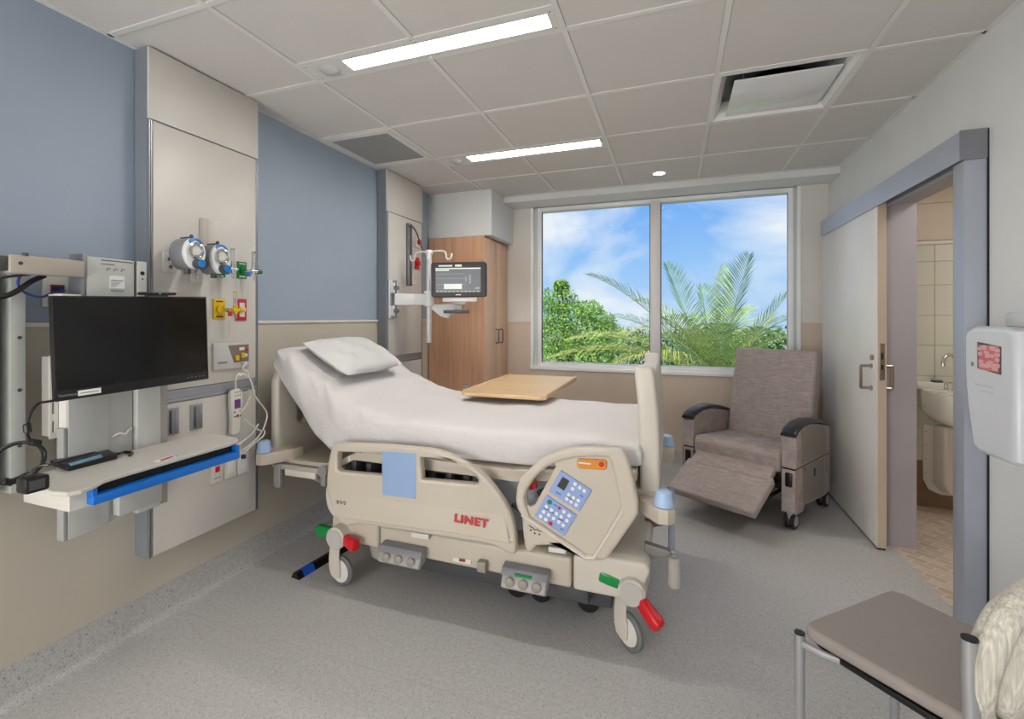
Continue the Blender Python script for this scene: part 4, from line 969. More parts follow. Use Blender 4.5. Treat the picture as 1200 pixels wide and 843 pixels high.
fr = obj('foot_side_rail', plate(FR, [inner[::-1]], depth=.052, bev=.013, M=XZ(YR), seg=3), cream, bed)
inner_big = P2([(612, 591), (611, 581), (615, 569), (621, 560), (628, 551), (638, 543), (648, 537), (660, 533), (677, 530), (704, 529), (719, 531), (724, 541), (729, 560), (736, 592), (734, 599), (718, 626), (704, 650), (697, 654), (686, 653), (658, 634), (636, 619), (618, 607)], YR)
obj('rail_panel', plate(inner_big, [cres[::-1]], depth=.026, bev=.005, M=XZ(YR + .004)), cream, fr)
ck = P2([(613, 601), (640, 619), (664, 635.5), (687, 651), (697, 651), (713, 626), (731, 596)], YR)
obj('panel_ridge', MB().tube([(x, YR - .024, z) for x, z in ck], .006, n=8), cream_lt, fr)
ywf = YR - .012
def keypad(px, name_m):
    return obj('keypad', MB().mesh(plate(P2(px, YR), depth=.010, bev=.003, M=XZ(YR - .012))), name_m, fr)
k1 = keypad([(658.3, 550.3), (694.2, 573.7), (679.7, 598), (644.2, 575)], key_blue)
k2 = keypad([(641.7, 579.2), (676.7, 602.5), (662, 626.7), (627.5, 602.5)], key_blue)
yk = YR - .0175
def dots(pts, r, m, par, nm='button', dep=.003):
    mm = MB()
    for u, v in pts:
        p = on_y(u, v, YR); mm.cyl((p.x, yk + .001, p.z), (p.x, yk - dep, p.z), r, n=12, bev=.0008)
    obj(nm, mm, m, par)
obj('display', MB().mesh(plate(P2([(660.5, 557.3), (668.3, 562.3), (662.2, 573.6), (654, 568)], YR), depth=.004, M=XZ(yk))), mat('lcd_dark', '#2e2c26', .25), k1)
c6 = lambda l: [(560 + x / 6, 520 + y / 6) for x, y in l]
dots(c6([(690, 275), (672, 308), (722, 300), (753, 322), (647, 348), (678, 370), (712, 390), (632, 378), (663, 398), (697, 420)]), .0078, pure_white, k1)
dots(c6([(512, 400)]), .0105, mat('teal_button', '#17756f', .4), k2)
dots(c6([(518, 550)]), .0088, red_p, k2); dots(c6([(580, 443)]), .006, red_p, k2)
dots(c6([(490, 432), (525, 456), (560, 482), (593, 502), (470, 468), (505, 490), (540, 515), (577, 538), (450, 500), (485, 522), (612, 468), (648, 495), (632, 530), (607, 562)]), .0078, pure_white, k2)
pr_ = MB()
for l in ([(555, 330), (590, 350)], [(725, 352), (745, 366)], [(468, 440), (505, 460)], [(520, 470), (560, 492)], [(570, 515), (605, 532)], [(585, 585), (610, 598)], [(640, 368), (675, 388)], [(540, 415), (565, 432)], [(640, 485), (655, 505)]):
    a, b = [on_y(*q, YR) for q in c6(l)]
    pr_.tube([(a.x, yk - .0002, a.z), (b.x, yk - .0002, b.z)], .0014, n=4)
obj('key_print', pr_, ink, fr)
obj('call_panel', MB().mesh(plate(P2(c6([(715, 100), (895, 108), (908, 120), (908, 165), (895, 178), (720, 168), (703, 152), (702, 115)]), YR), depth=.010, bev=.003, M=XZ(YR - .012))), orange_p, fr)
dots(c6([(874, 138)]), .0105, red_p, fr, 'call_button'); 
p = on_y(*c6([(764, 133)])[0], YR)
obj('lettering', MB().box(p.x - .03, p.x + .02, yk - .001, yk + .001, p.z - .002, p.z + .004), off_white, fr)
script_mark(P2(c6([(372, 555), (385, 568), (398, 572), (412, 590), (428, 585), (445, 598), (462, 598)]), YR), fr, YR - .0275)
# far rails, lowered
for nm, outl, hol in (('head_side_rail', HR, [hl1[::-1], hl2[::-1]]), ('foot_side_rail', FR, [inner[::-1]])):
    obj(nm, plate([(x, z - .10) for x, z in outl], [[(x, z - .10) for x, z in h] for h in hol], depth=.046, bev=.012, M=XZ(2.985), seg=2), cream, bed)
obj('far_latch', MB().box(-1.35, -1.31, 2.955, 2.985, .885, .905, bev=.004), grey_metal, bed)
rp = MB().tube([(-1.60, 1.965, .56), (-1.625, 1.955, .50), (-1.615, 1.955, .42), (-1.57, 1.96, .375), (-1.50, 1.965, .37)], .022, n=12, smooth=5)
obj('rail_arm', rp, mat('rail_arm_grey', '#c6c3bc', .45), bed)

# pillow
def cushion(w, h, t, n=22, seed=1, pw=2.6):
    bm = bmesh.new(); rr = random.Random(seed); g = [[None] * (n + 1) for _ in range(2 * (n + 1))]
    def P(i, j, s):
        a = 2 * i / n - 1; b = 2 * j / n - 1
        f = max(0, (1 - abs(a) ** pw)) ** .5 * max(0, (1 - abs(b) ** pw)) ** .5
        pin = 1 - .05 * (a * a) * (1 - b * b) * 0
        x = a * w / 2 * (1 - .045 * (1 - abs(b)) ** 0 * (b * b) * (1 - abs(a) ** 6)); y = b * h / 2 * (1 - .05 * (a * a) * (1 - abs(b) ** 6))
        z = s * t / 2 * f ** .85 + .004 * math.sin(7 * a + 5 * b + seed) * f + .003 * math.sin(15 * a - 9 * b) * f
        return (x, y, z)
    for s in (1, -1):
        for i in range(n + 1):
            for j in range(n + 1):
                edge = i in (0, n) or j in (0, n)
                if s == -1 and edge: g[(n + 1) + i][j] = g[i][j]
                else: g[(0 if s == 1 else n + 1) + i][j] = bm.verts.new(P(i, j, s))
    for o in (0, n + 1):
        for i in range(n):
            for j in range(n): bm.faces.new([g[o + i][j], g[o + i + 1][j], g[o + i + 1][j + 1], g[o + i][j + 1]])
    m = MB(); m.bm.free(); m.bm = bm; return m
q = [Vector((-1.95, 2.14, 1.20)), Vector((-1.95, 2.78, 1.205)), Vector((-1.63, 2.62, 1.035)), Vector((-1.66, 2.0, 1.04))]
cen = sum(q, Vector()) / 4 + Vector((.006, 0, .026)); xd = (q[1] - q[0]); yd = q[0] - q[3]
pil = obj('pillow', cushion(.57, .35, .10, seed=2).xf(frame_mat(cen, xd, yd)), pillow_mat, loc=cen, angle=80)
props(pil, 'white pillow lying askew on the raised head end of the bed', 'pillow')

# overbed table
t = thing('overbed_table', (-.9, 3.36, 0), 'overbed table with a pale maple top reaching over the bed', 'table')
q = [on_z(551, 461, .925), on_z(636, 467, .925), on_z(681, 444, .925), on_z(600, 439, .925)]
tp = plate([(-1.155, 2.545), (-.69, 2.545), (-.665, 2.57), (-.665, 3.46), (-.69, 3.485), (-1.155, 3.485), (-1.18, 3.46), (-1.18, 2.57)], depth=.024, bev=.008, M=Matrix.Translation((0, 0, .918)))
obj('table_top', tp, table_wood, t)
obj('edge_lip', MB().tube([(-.672, 2.575, .931), (-.672, 3.455, .931)], .010, n=10), table_edge, t); obj('edge_lip', MB().tube([(-1.173, 2.575, .931), (-1.173, 3.455, .931)], .008, n=10), table_edge, t)
obj('column', MB().box(-.96, -.86, 3.20, 3.27, .10, .905, bev=.006).box(-.94, -.88, 2.75, 3.27, .885, .905, bev=.004), off_white, t)
obj('base', MB().box(-1.2, -1.14, 3.02, 3.42, .055, .095, bev=.01).box(-.68, -.62, 3.02, 3.42, .055, .095, bev=.01).box(-1.2, -.62, 3.20, 3.27, .06, .10, bev=.01), off_white, t)
for x in (-1.17, -.65):
    for y in (3.06, 3.38): obj('castor', MB().cyl((x - .012, y, .028), (x + .012, y, .028), .028, n=18, bev=.004).cyl((x, y, .03), (x, y, .06), .008), dark_grey, t)
# cable cover strip on the floor
a0, a1 = on_z(341, 677, 0), on_z(352, 679, 0); far = on_z(395, 645, 0)
t = thing('floor_cable_cover', a0, 'black floor cable cover with a blue end label by the bed wheel', 'cable cover')
d = (far - a0); d.z = 0; d.normalize(); sd = Vector((d.y, -d.x, 0)); w_ = .058
def prof(o, zt=0): return [o, o + sd * .018 + Vector((0, 0, .03)), o + sd * .042 + Vector((0, 0, .03)), o + sd * .060]
obj('cover', MB().prism(prof(a0), d * .95), black, t)
o2 = a0 + d * .035
lb = [o2 + sd * .0176 + Vector((0, 0, .0304)), o2 + sd * .0424 + Vector((0, 0, .0304)), o2 + sd * .0600 + Vector((0, 0, .001)), o2 + sd * .0605 + Vector((0, 0, .0012)), o2 + sd * .0427 + Vector((0, 0, .0312)), o2 + sd * .0175 + Vector((0, 0, .0312))]
obj('blue_label', MB().prism(lb, d * .075), mat('label_blue', '#1f54c4', .4), t)
lb = [o2 + sd * .0002 + Vector((0, 0, .0012)), o2 + sd * .0176 + Vector((0, 0, .0308)), o2 + sd * .0170 + Vector((0, 0, .0314)), o2 + sd * -.0006 + Vector((0, 0, .0012))]
obj('white_label', MB().prism(lb, d * .075), pure_white, t)
# ------------------------------------------------------------------ wardrobe
WX = -1.609; WY = 4.0
t = thing('wardrobe', (-1.9, 4.3, 0), 'tall oak wardrobe in the corner with two doors facing the room', 'wardrobe')
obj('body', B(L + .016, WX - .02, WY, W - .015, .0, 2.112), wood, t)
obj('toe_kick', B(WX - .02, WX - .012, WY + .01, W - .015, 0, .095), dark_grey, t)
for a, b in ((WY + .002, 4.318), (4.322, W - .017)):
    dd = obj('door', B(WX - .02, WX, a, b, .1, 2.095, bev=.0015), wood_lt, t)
    y = 4.318 - .022 if a < 4.1 else 4.322 + .10
    y = 4.285 if a < 4.1 else 4.40
    obj('handle', MB().tube([(WX, y, 1.25), (WX + .03, y, 1.25), (WX + .032, y, 1.245), (WX + .032, y, 1.125), (WX + .03, y, 1.12), (WX, y, 1.12)], .006, n=8), dark_grey, dd)
obj('side_panel', B(L + .016, WX - .001, WY - .002, WY, .0, 2.112), wood, t)

# ------------------------------------------------------------------ patient monitor on its arm at the second headwall
t = thing('monitor_mount', (FX, 3.24, 1.5), 'white hinged monitor mount with an upright pole and double hook beside the wardrobe', 'mount')
ws_ = off_white
obj('wall_bracket', MB().box(FX + .002, FX + .05, 3.20, 3.25, 1.56, 1.64, bev=.004).box(FX + .002, FX + .05, 3.20, 3.25, 1.38, 1.46, bev=.004).box(FX + .002, FX + .012, 3.19, 3.26, 1.36, 1.66, bev=.003), pure_white, t)
obj('hinge_knob', MB().cyl((FX + .06, 3.20, 1.60), (FX + .06, 3.235, 1.60), .018, n=14).cyl((FX + .06, 3.20, 1.42), (FX + .06, 3.235, 1.42), .018, n=14).cyl((FX + .04, 3.225, 1.36), (FX + .04, 3.225, 1.66), .016, n=14), grey_metal, t)
PX, PY = -1.83, 3.36
dv = Vector((PX - (FX + .04), PY - 3.225, 0)); Lg = dv.length
Ma = frame_mat((FX + .04, 3.225, 1.51), dv, (0, 0, 1))
obj('swing_arm', MB().box(0, Lg, -.045, .045, -.03, .03, bev=.006).xf(Ma), pure_white, t)
obj('pivot', MB().cyl((PX, PY, 1.455), (PX, PY, 1.58), .042, n=22, bev=.006), pure_white, t)
obj('pole', MB().cyl((PX, PY, 1.165), (PX, PY, 1.90), .022, n=18, bev=.003), mat('pole_white', '#d9d9d8', .3, metal=.2), t)
obj('pole_top', MB().cyl((PX, PY, 1.865), (PX, PY, 1.905), .03, n=18, bev=.008), pure_white, t)
hk = MB()
for s, ex in ((1, 1.0), (-1, .85)):
    hk.tube([(PX, PY, 1.885), (PX + s * .06 * ex, PY, 1.895), (PX + s * .13 * ex, PY, 1.89), (PX + s * .15 * ex, PY, 1.865), (PX + s * .155 * ex, PY, 1.835), (PX + s * .175 * ex, PY, 1.825), (PX + s * .195 * ex, PY, 1.838), (PX + s * .2 * ex, PY, 1.87)], .007, n=8, smooth=4)
hk.tube([(PX + .02, PY - .01, 1.88), (PX + .035, PY - .06, 1.87), (PX + .036, PY - .075, 1.835), (PX + .036, PY - .085, 1.82)], .009, n=8, smooth=4)
obj('double_hook', hk, pure_white, t)
obj('gusset', MB().prism([(PX - .02, PY, 1.47), (PX + .30, PY, 1.475), (PX + .30, PY, 1.452), (PX + .20, PY, 1.42), (PX + .17, PY, 1.36), (PX + .10, PY, 1.375), (PX + .03, PY, 1.43)], (0, .03, 0), bev=.004), pure_white, t)
t2 = thing('patient_monitor', (-1.60, 3.33, 1.5), 'black framed patient monitor with grey trace screen in front of the oak wardrobe', 'monitor')
MY = 3.33
ml, mr_ = on_y(507, 308, MY), on_y(567, 349, MY)
Mm = frame_mat(((ml.x + mr_.x) / 2 + .012, MY, (ml.z + mr_.z) / 2), (1, .24, 0), (0, -.03, 1)); mw2 = (mr_.x - ml.x) * .99; mh2 = (ml.z - mr_.z) - .014
ol = []
for cxx, cyy, a0 in ((1, 1, 0), (-1, 1, 90), (-1, -1, 180), (1, -1, 270)):
    for k in range(5):
        a = math.radians(a0 + 22.5 * k); ol.append((cxx * (mw2 / 2 - .02) + .02 * math.cos(a), cyy * (mh2 / 2 - .02) + .02 * math.sin(a)))
obj('casing', plate(ol, depth=.05, bev=.006, M=Mm), mat('monitor_casing', '#1b1718', .4), t2)
def m3(x0, x1, y0, y1, z0, z1, **k): return MB().box(x0, x1, y0, y1, z0, z1, **k).xf(Mm)
sx0, sx1, sy0, sy1 = -mw2 * .415, mw2 * .40, -mh2 * .36, mh2 * .345
scr = obj('screen', m3(sx0, sx1, sy0, sy1, .02, .0262), mat('trace_screen', '#5d6166', .3, emit=('#5d6166', .25)), t2)
SW, SH = sx1 - sx0, sy1 - sy0
tr_ = MB()
for f in (.74, .56, .31): tr_.box(sx0 + .004, sx0 + SW * .66, sy0 + SH * f, sy0 + SH * f + .0016, .0262, .0268)
for k in range(6): tr_.box(sx0 + SW * .66, sx0 + SW * .69, sy0 + SH * (.44 + k * .035), sy0 + SH * (.455 + k * .035), .0262, .0268)
for k in range(5): tr_.box(sx0 + SW * .74, sx0 + SW * .785, sy0 + SH * (.36 + k * .075), sy0 + SH * (.395 + k * .075), .0262, .0268)
tr_.box(sx0 + SW * .88, sx0 + SW * .97, sy0 + SH * .14, sy0 + SH * .19, .0262, .0268)
for k in range(11): tr_.box(sx0 + SW * (.012 + k * .09), sx0 + SW * (.07 + k * .09), sy0 + SH * .015, sy0 + SH * .055, .0262, .0268)
obj('screen_traces', tr_.xf(Mm), mat('trace_ink', '#9ea4a8', .4, emit=('#9ea4a8', .3)), scr)
tb = MB().box(sx0, sx1, sy1 - SH * .06, sy1 - SH * .015, .0262, .0268); tb.box(sx0, sx0 + SW * .30, sy1 - SH * .13, sy1 - SH * .08, .0262, .0268)
tb.box(sx0 + SW * .185, sx0 + SW * .585, sy0 + SH * .13, sy0 + SH * .34, .0262, .027)
obj('status_bar', tb.xf(Mm), mat('screen_light', '#d2d8d2', .4, emit=('#d2d8d2', .35)), scr)
fp = MB().box(-mw2 * .36, -mw2 * .11, mh2 * .375, mh2 * .42, .025, .0262); fp.box(-mw2 * .06, mw2 * .06, mh2 * .37, mh2 * .43, .025, .026); fp.box(-mw2 * .05, mw2 * .045, -mh2 * .445, -mh2 * .42, .025, .0258)
obj('front_labels', fp.xf(Mm), pure_white, t2)
obj('stand_plate', MB().box(-mw2 * .30, mw2 * .32, -mh2 * .5 - .035, -mh2 * .5 - .004, -.03, .02, bev=.004).xf(Mm), pure_white, t2)
obj('tilt_joint', MB().box(-.05, .055, -mh2 * .5 - .06, -mh2 * .5 - .035, -.02, .02, bev=.004).box(-.025, .025, -mh2 * .5 - .10, -mh2 * .5 - .06, -.015, .015, bev=.004).xf(Mm), warm_grey, t2)
obj('tilt_handle', MB().box(-.12, .075, -mh2 * .5 - .125, -mh2 * .5 - .10, -.02, .03, bev=.005).xf(Mm), dark_grey, t2)
# things on the second headwall
t = thing('channel_bracket', (FX, 3.5, 1.78), 'tall grey metal channel bracket on the headwall behind the monitor arm', 'bracket')
y0 = on_x(476, 300, FX).y; y1 = on_x(480, 300, FX).y
za, zb_ = on_x(477, 262, FX).z, on_x(477, 335, FX).z
obj('channel', MB().box(FX, FX + .03, y0, y0 + .012, zb_, za, bev=.002).box(FX, FX + .008, y0, y0 + .05, zb_, za).box(FX, FX + .03, y0 + .04, y0 + .05, zb_, za, bev=.002), grey_metal, t)
obj('corner_plate', MB().prism([(FX, y0 + .05, zb_ + .12), (FX, y0 + .05, zb_ + .02), (FX, y0 + .19, zb_ + .02)], (.006, 0, 0)), off_white, t)
for (u, v, lab, big) in ((489, 284, 'white plate with a round red mark high on the headwall behind the hooks', 0), (488, 309, 'red tag plate hanging on the headwall below the hooks', 1)):
    p = on_x(u, v, FX); t = thing('red_outlet', (FX, p.y, p.z), lab, 'outlet')
    obj('plate', B(FX, FX + .012, p.y - .035, p.y + .035, p.z - .05, p.z + .05, bev=.003), off_white if not big else red_plate, t)
    obj('socket', MB().cyl((FX + .012, p.y, p.z), (FX + .03, p.y, p.z), .022, n=18), red_plate, t)
p0 = on_x(479, 265, FX + .03)
cable('monitor_cable', [p0, p0 + Vector((.01, .05, .0)), on_x(489, 275, FX + .05), on_x(495, 292, -1.98), on_x(500, 296, -1.86)], .006, mat('brown_cable', '#5a4136', .5), 'dark cable arching from the wall bracket to the hook pole')

# ------------------------------------------------------------------ recliner
RZ = math.radians(-31.0)
rc = thing('recliner', (.565, 3.945, 0), 'woven mauve grey medical recliner with footrest half raised below the window', 'armchair', rz=RZ)
def ro(n, m, ma, par=None, **k): return obj(n, m, ma, par or rc, local=True, **k)
AX = .385                                    # outer arm face
for s in (1, -1):
    xa, xb = s * (AX - .085), s * AX
    def arm_side(y0, y1):
        return [(y0, .405), (y0, .600), (y0 + .02, .628), (y0 + .12, .655), (y0 + .26, .660), (y0 + .42, .635), (y1 - .02, .60), (y1, .585), (y1, .405)]
    MA = frame_mat(((xa + xb) / 2, 0, 0), (0, 1, 0), (0, 0, 1))
    ro('arm_panel', plate(arm_side(-.325, .29), depth=.088, bev=.008, M=MA), fabric)
    ro('arm_side', plate([(-.24, .425), (-.24, .64), (-.05, .645), (.10, .63), (.20, .60), (.20, .425)], depth=.004, M=MA @ Matrix.Translation((0, 0, s * .0445))), fabric_side)
    cap = MB(); q = [(y, z) for y, z in [(-.335, .612), (-.30, .640), (-.20, .664), (-.07, .670), (.10, .645), (.27, .600)]]
    n = len(q); vs_ = []
    for y, z in q:
        for dx, dz in ((-.048, -.004), (-.044, .012), (-.03, .020), (.03, .020), (.044, .012), (.048, -.004)): vs_.append((s * (AX - .042) + dx, y, z + dz))
    fcs = [(6 * i + j, 6 * i + (j + 1) % 6, 6 * (i + 1) + (j + 1) % 6, 6 * (i + 1) + j) for i in range(n - 1) for j in range(6)] + [tuple(range(6)), tuple(range(6 * n - 6, 6 * n))]
    cap.add(vs_, fcs); ro('arm_cap', cap, mat('arm_cap_black', '#26262a', .35), angle=50)
    ro('arm_gap', MB().box(xa + s * .004, xb - s * .004, -.32, .285, .392, .408), black)
    ro('lower_panel', MB().mesh(plate([(-.325, .14), (-.325, .393), (.29, .393), (.29, .14), (.18, .125), (-.18, .155), (-.20, .12), (-.325, .12)], depth=.082, bev=.006, M=MA)), fabric)
    ro('lower_side', plate([(-.22, .165), (-.22, .385), (.17, .385), (.17, .14)], depth=.004, M=MA @ Matrix.Translation((0, 0, s * .042))), fabric_side)
    ro('side_slot', MB().box(s * AX, s * (AX + .0035), -.02, .01, .30, .35, bev=.001), black)
    ro('release_slot', MB().box(s * (AX - .062), s * (AX - .022), -.3335, -.324, .285, .375, bev=.008), black)
    ro('release_knob', MB().cyl((s * AX, -.20, .385), (s * (AX + .02), -.20, .385), .008, n=12), chrome)
    for y in (-.285, .30):
        yk_ = y + .02; cw = Vector((s * (AX - .05), yk_, .055))
        w = ro('castor', MB().box(cw.x - .02, cw.x + .02, yk_ - .035, yk_ + .035, .065, .125, bev=.012), mat('castor_grey', '#9fa3aa', .4))
        for dx in (-.019, .019):
            ro('wheel', MB().cyl((cw.x + dx - .011, yk_, .055), (cw.x + dx + .011, yk_, .055), .055, n=24, bev=.006), rubber, w)
            ro('wheel_cover', MB().cyl((cw.x + dx - .0125, yk_, .055), (cw.x + dx + .0125, yk_, .055), .036, n=20, bev=.003), mat('castor_grey', '#9fa3aa', .4), w)
ro('seat', MB().prism([(-.295, -.335, .36), (-.295, -.345, .47), (-.295, -.30, .497), (-.295, .20, .465), (-.295, .20, .36)], (.59, 0, 0), bev=.022, seg=4), fabric, angle=60)
Mb = Matrix.Translation((0, .20, .40)) @ Matrix.Rotation(math.radians(-13.5), 4, 'X')
ro('backrest', MB().box(-.295, .295, -.04, .085, .02, .735, bev=.025, seg=4).xf(Mb), fabric, angle=60)
ro('back_wing', MB().box(-.29, .29, .06, .11, .0, .70, bev=.02, seg=3).xf(Mb), fabric_side)
fa = Matrix.Translation((0, -.335, .355)) @ Matrix.Rotation(math.radians(27), 4, 'X')
ro('footrest', MB().box(-.29, .29, -.40, -.075, -.028, .028, bev=.012, seg=3).xf(fa), fabric, angle=60)
ro('leg_rest', MB().box(-.27, .27, -.115, .06, -.02, .035, bev=.018, seg=3).xf(fa), fabric, angle=60)
lk_ = MB()
for x in (-.26, .26):
    lk_.tube([(x, -.05, .30), (x, -.25, .22), (x, -.50, .22)], .012); lk_.tube([(x, -.08, .20), (x, -.30, .30), (x, -.52, .20)], .010)
lk_.box(-.29, .29, -.22, .15, .22, .34, bev=.01)
ro('footrest_linkage', lk_, black)
ro('base_tube', MB().tube([(-.33, .22, .10), (.33, .22, .10)], .022, n=12).box(-.33, .33, .10, .2, .12, .2), dark_grey)

# ------------------------------------------------------------------ stacking chair in the corner of the view
CZ = math.radians(223.8)
fl = Vector((.349, 1.615)); frr = Vector((.682, 1.937)); f_ = Vector((-.69, .72)).normalized()
mid = (fl + frr) / 2 - f_ * .22
sc_t = thing('side_chair', (mid.x, mid.y, 0), 'armless chair with grey brown seat and cream striped rounded back, by the door post', 'chair', rz=CZ)
def so_(n, m, ma, par=None, **k): return obj(n, m, ma, par or sc_t, local=True, **k)
hw = .232
def seat_shape():
    P = []
    for (x, y, r) in ((hw, -.22, .04), (-hw, -.22, .04), (-hw * .93, .23, .05), (hw * .93, .23, .05)):
        sx, sy = math.copysign(1, x), math.copysign(1, y); a0 = {(1, -1): -90, (-1, -1): 180, (-1, 1): 90, (1, 1): 0}[(sx, sy)]
        arc = [(x - sx * r + r * math.cos(math.radians(a0 + 22.5 * k)), y - sy * r + r * math.sin(math.radians(a0 + 22.5 * k))) for k in range(5)]
        P += arc if (sx, sy) in () else arc[::-1] if True else arc
    return P
so_('seat', plate(seat_shape(), depth=.036, bev=.014, M=Matrix.Translation((0, 0, .452)), seg=4), seat_vinyl, angle=60)
so_('seat_pan', plate([(x * .93, y * .93) for x, y in seat_shape()], depth=.014, bev=.003, M=Matrix.Translation((0, 0, .429))), black)
for s in (1, -1):
    so_('leg', MB().tube([(s * (hw + .008), -.215, .445), (s * (hw + .008), -.215, .40), (s * (hw + .008), -.215, .2), (s * (hw + .008), -.218, .0)], .0135, n=14), silver)
    so_('leg_cap', MB().cyl((s * (hw + .008), -.215, .445), (s * (hw + .008), -.215, .450), .0138, n=14), black)
    so_('leg', MB().tube([(s * (hw + .01), .165, .665), (s * (hw + .01), .165, .60), (s * (hw + .01), .168, .50), (s * (hw + .01), .175, .44), (s * (hw + .01), .20, .25), (s * (hw + .01), .245, 0)], .015, n=14, smooth=3), silver)
    so_('leg_cap', MB().cyl((s * (hw + .01), .165, .665), (s * (hw + .01), .1648, .670), .0152, n=14), black)
    so_('side_rail', MB().tube([(s * (hw + .008), -.215, .422), (s * (hw - .005), -.16, .418), (s * (hw - .05), -.09, .416), (s * (hw - .10), -.05, .416)], .011, n=10, smooth=4), silver)
    so_('seat_bracket', MB().box(s * (hw - .045), s * (hw - .015), -.12, .17, .412, .43, bev=.004).box(s * (hw - .04), s * (hw + .005), .15, .19, .415, .43), black)
# back cushion: a fat roll bent over the top and ends of an inner pad
Mbk = Matrix.Translation((0, .185, .60)) @ Matrix.Rotation(math.radians(-10), 4, 'X')
def superell(w, h, n, p=2.6): 
    return [(w * math.copysign(abs(math.cos(2 * PI * i / n)) ** (2 / p), math.cos(2 * PI * i / n)), h * math.copysign(abs(math.sin(2 * PI * i / n)) ** (2 / p), math.sin(2 * PI * i / n))) for i in range(n)]
pad = MB(); n = 48; ringsv = []
for (k, yo) in ((.0, .062), (.45, .060), (.75, .056), (.93, .040), (1.0, 0), (.93, -.040), (.75, -.056), (.45, -.060), (.0, -.062)):
    if k == 0: ringsv.append([pad.bm.verts.new((0, yo, 0))])
    else: ringsv.append([pad.bm.verts.new((x * k, yo, z * k)) for x, z in superell(.214, .160, n)])
for a, b in zip(ringsv, ringsv[1:]):
    for i in range(n):
        j = (i + 1) % n
        if len(a) == 1: pad.bm.faces.new([a[0], b[j], b[i]])
        elif len(b) == 1: pad.bm.faces.new([a[i], a[j], b[0]])
        else: pad.bm.faces.new([a[i], a[j], b[j], b[i]])
so_('back_pad', pad.xf(Mbk), stripe_fab, angle=80)
roll = superell(.228, .176, 64)
so_('back_roll', MB().tube([(x, 0, z) for x, z in roll], .025, n=14, closed=True).xf(Mbk), stripe_fab, angle=80)

# ------------------------------------------------------------------ dispenser on the right wall
t = thing('packet_dispenser', (R, 2.12, 1.1), 'pale grey wall dispenser with a small window onto red packets', 'dispenser')
dxf = 1.02
pf = [(2.275, 1.300), (2.268, 1.318), (2.22, 1.338), (2.04, 1.338), (1.995, 1.325), (1.985, 1.30), (1.985, .905), (2.0, .892), (2.18, .885), (2.222, .90), (2.26, 1.05), (2.275, 1.16)]
D0 = plate(pf, depth=.175, bev=.02, M=YZ(dxf + .0875), seg=4)
obj('cover', D0, disp_mat, t)
obj('back_plate', B(R - .02, R, 2.0, 2.26, .92, 1.31), warm_grey, t)
wq = [(2.185, 1.282), (2.185, 1.188), (2.055, 1.178), (2.055, 1.272)]
obj('window', plate(wq, depth=.004, M=YZ(dxf + .0005)), mat('window_dark', '#5a4a50', .3), t)
rp = random.Random(5); pm = MB()
for k in range(26):
    y = rp.uniform(2.07, 2.172); z = rp.uniform(1.19, 1.268); pm.box(dxf - .0026 - k * .00008, dxf - .0020, y - .012, y + .012, z - .006, z + .006, M=None)
obj('red_packet', B(dxf - .0022, dxf - .001, 2.065, 2.175, 1.185, 1.272), mat('packet_pink', '#e4727c', .4), t)
obj('packet_print', pm, mat('packet_pale', '#ecb0b4', .35), t)
obj('window_pane', plate(wq, depth=.001, M=YZ(dxf - .0055)), glass, t)
obj('lock', MB().cyl((dxf + .06, 2.274, 1.205), (dxf + .06, 2.279, 1.205), .010, n=14).cyl((dxf + .0, 2.215, 1.2), (dxf - .002, 2.215, 1.2), .0085, n=14), chrome, t)
obj('embossed_print', MB().box(dxf - .0006, dxf + .001, 2.10, 2.2, 1.125, 1.133).box(dxf - .0006, dxf + .001, 2.10, 2.17, 1.108, 1.113), mat('emboss', '#c4c8d0', .4), t)
t = thing('clear_box', (1.12, 2.08, 1.338), 'small clear plastic box standing on top of the wall dispenser', 'box')
obj('box', MB().box(1.06, 1.19, 2.0, 2.12, 1.338, 1.385, bev=.006), mat('clear_plastic', '#dcdcdc', .2, trans=.35), t)

# ------------------------------------------------------------------ bathroom sink
t = thing('bathroom_sink', (1.95, 4.1, .6), 'white wall hung sink seen through the open bathroom door', 'sink')
sx0, sx1 = 1.63, 2.25; yb = by1 - .012; zt = .862
def sink():
    n = 40; bm = bmesh.new(); prof = []
    xc = (sx0 + sx1) / 2; hwid = (sx1 - sx0) / 2
    def ol(k, z, yo=0, e=4.0):
        pts = []
        for i in range(n):
            a = 2 * PI * i / n; c, s = math.cos(a), math.sin(a)
            x = xc + hwid * k * math.copysign(abs(c) ** (2 / e), c); y = (yb - .24) + .24 * (k if s < 0 else 1) * math.copysign(abs(s) ** (2 / e), s) + yo
            if y > yb: y = yb
            pts.append(bm.verts.new((x, y, z)))
        return pts
    def oval(k, z):
        return [bm.verts.new((xc + hwid * .80 * k * math.cos(2 * PI * i / n), yb - .265 + .165 * k * math.sin(2 * PI * i / n), z)) for i in range(n)]
    R_ = [ol(.55, .64, 0), ol(.85, .66), ol(.98, .72), ol(1.0, zt - .02), ol(.985, zt), oval(1.0, zt - .003), oval(.93, zt - .03), oval(.7, zt - .11), oval(.25, zt - .135)]
    for a, b in zip(R_, R_[1:]):
        for i in range(n): bm.faces.new([a[i], a[(i + 1) % n], b[(i + 1) % n], b[i]])
    bm.faces.new(R_[0]); bm.faces.new(R_[-1]); m = MB(); m.bm.free(); m.bm = bm; return m
obj('basin', sink(), porcelain, t, angle=60)
obj('back_ledge', B(sx0 + .01, sx1 - .01, yb - .05, yb, zt - .01, zt + .045, bev=.01), porcelain, t)
obj('drain', MB().cyl((1.94, yb - .265, zt - .134), (1.94, yb - .265, zt - .130), .025, n=18), chrome, t)
t = thing('faucet', (1.83, yb - .09, zt), 'chrome gooseneck faucet on the bathroom sink', 'faucet')
fx = 1.81; fy = yb - .075
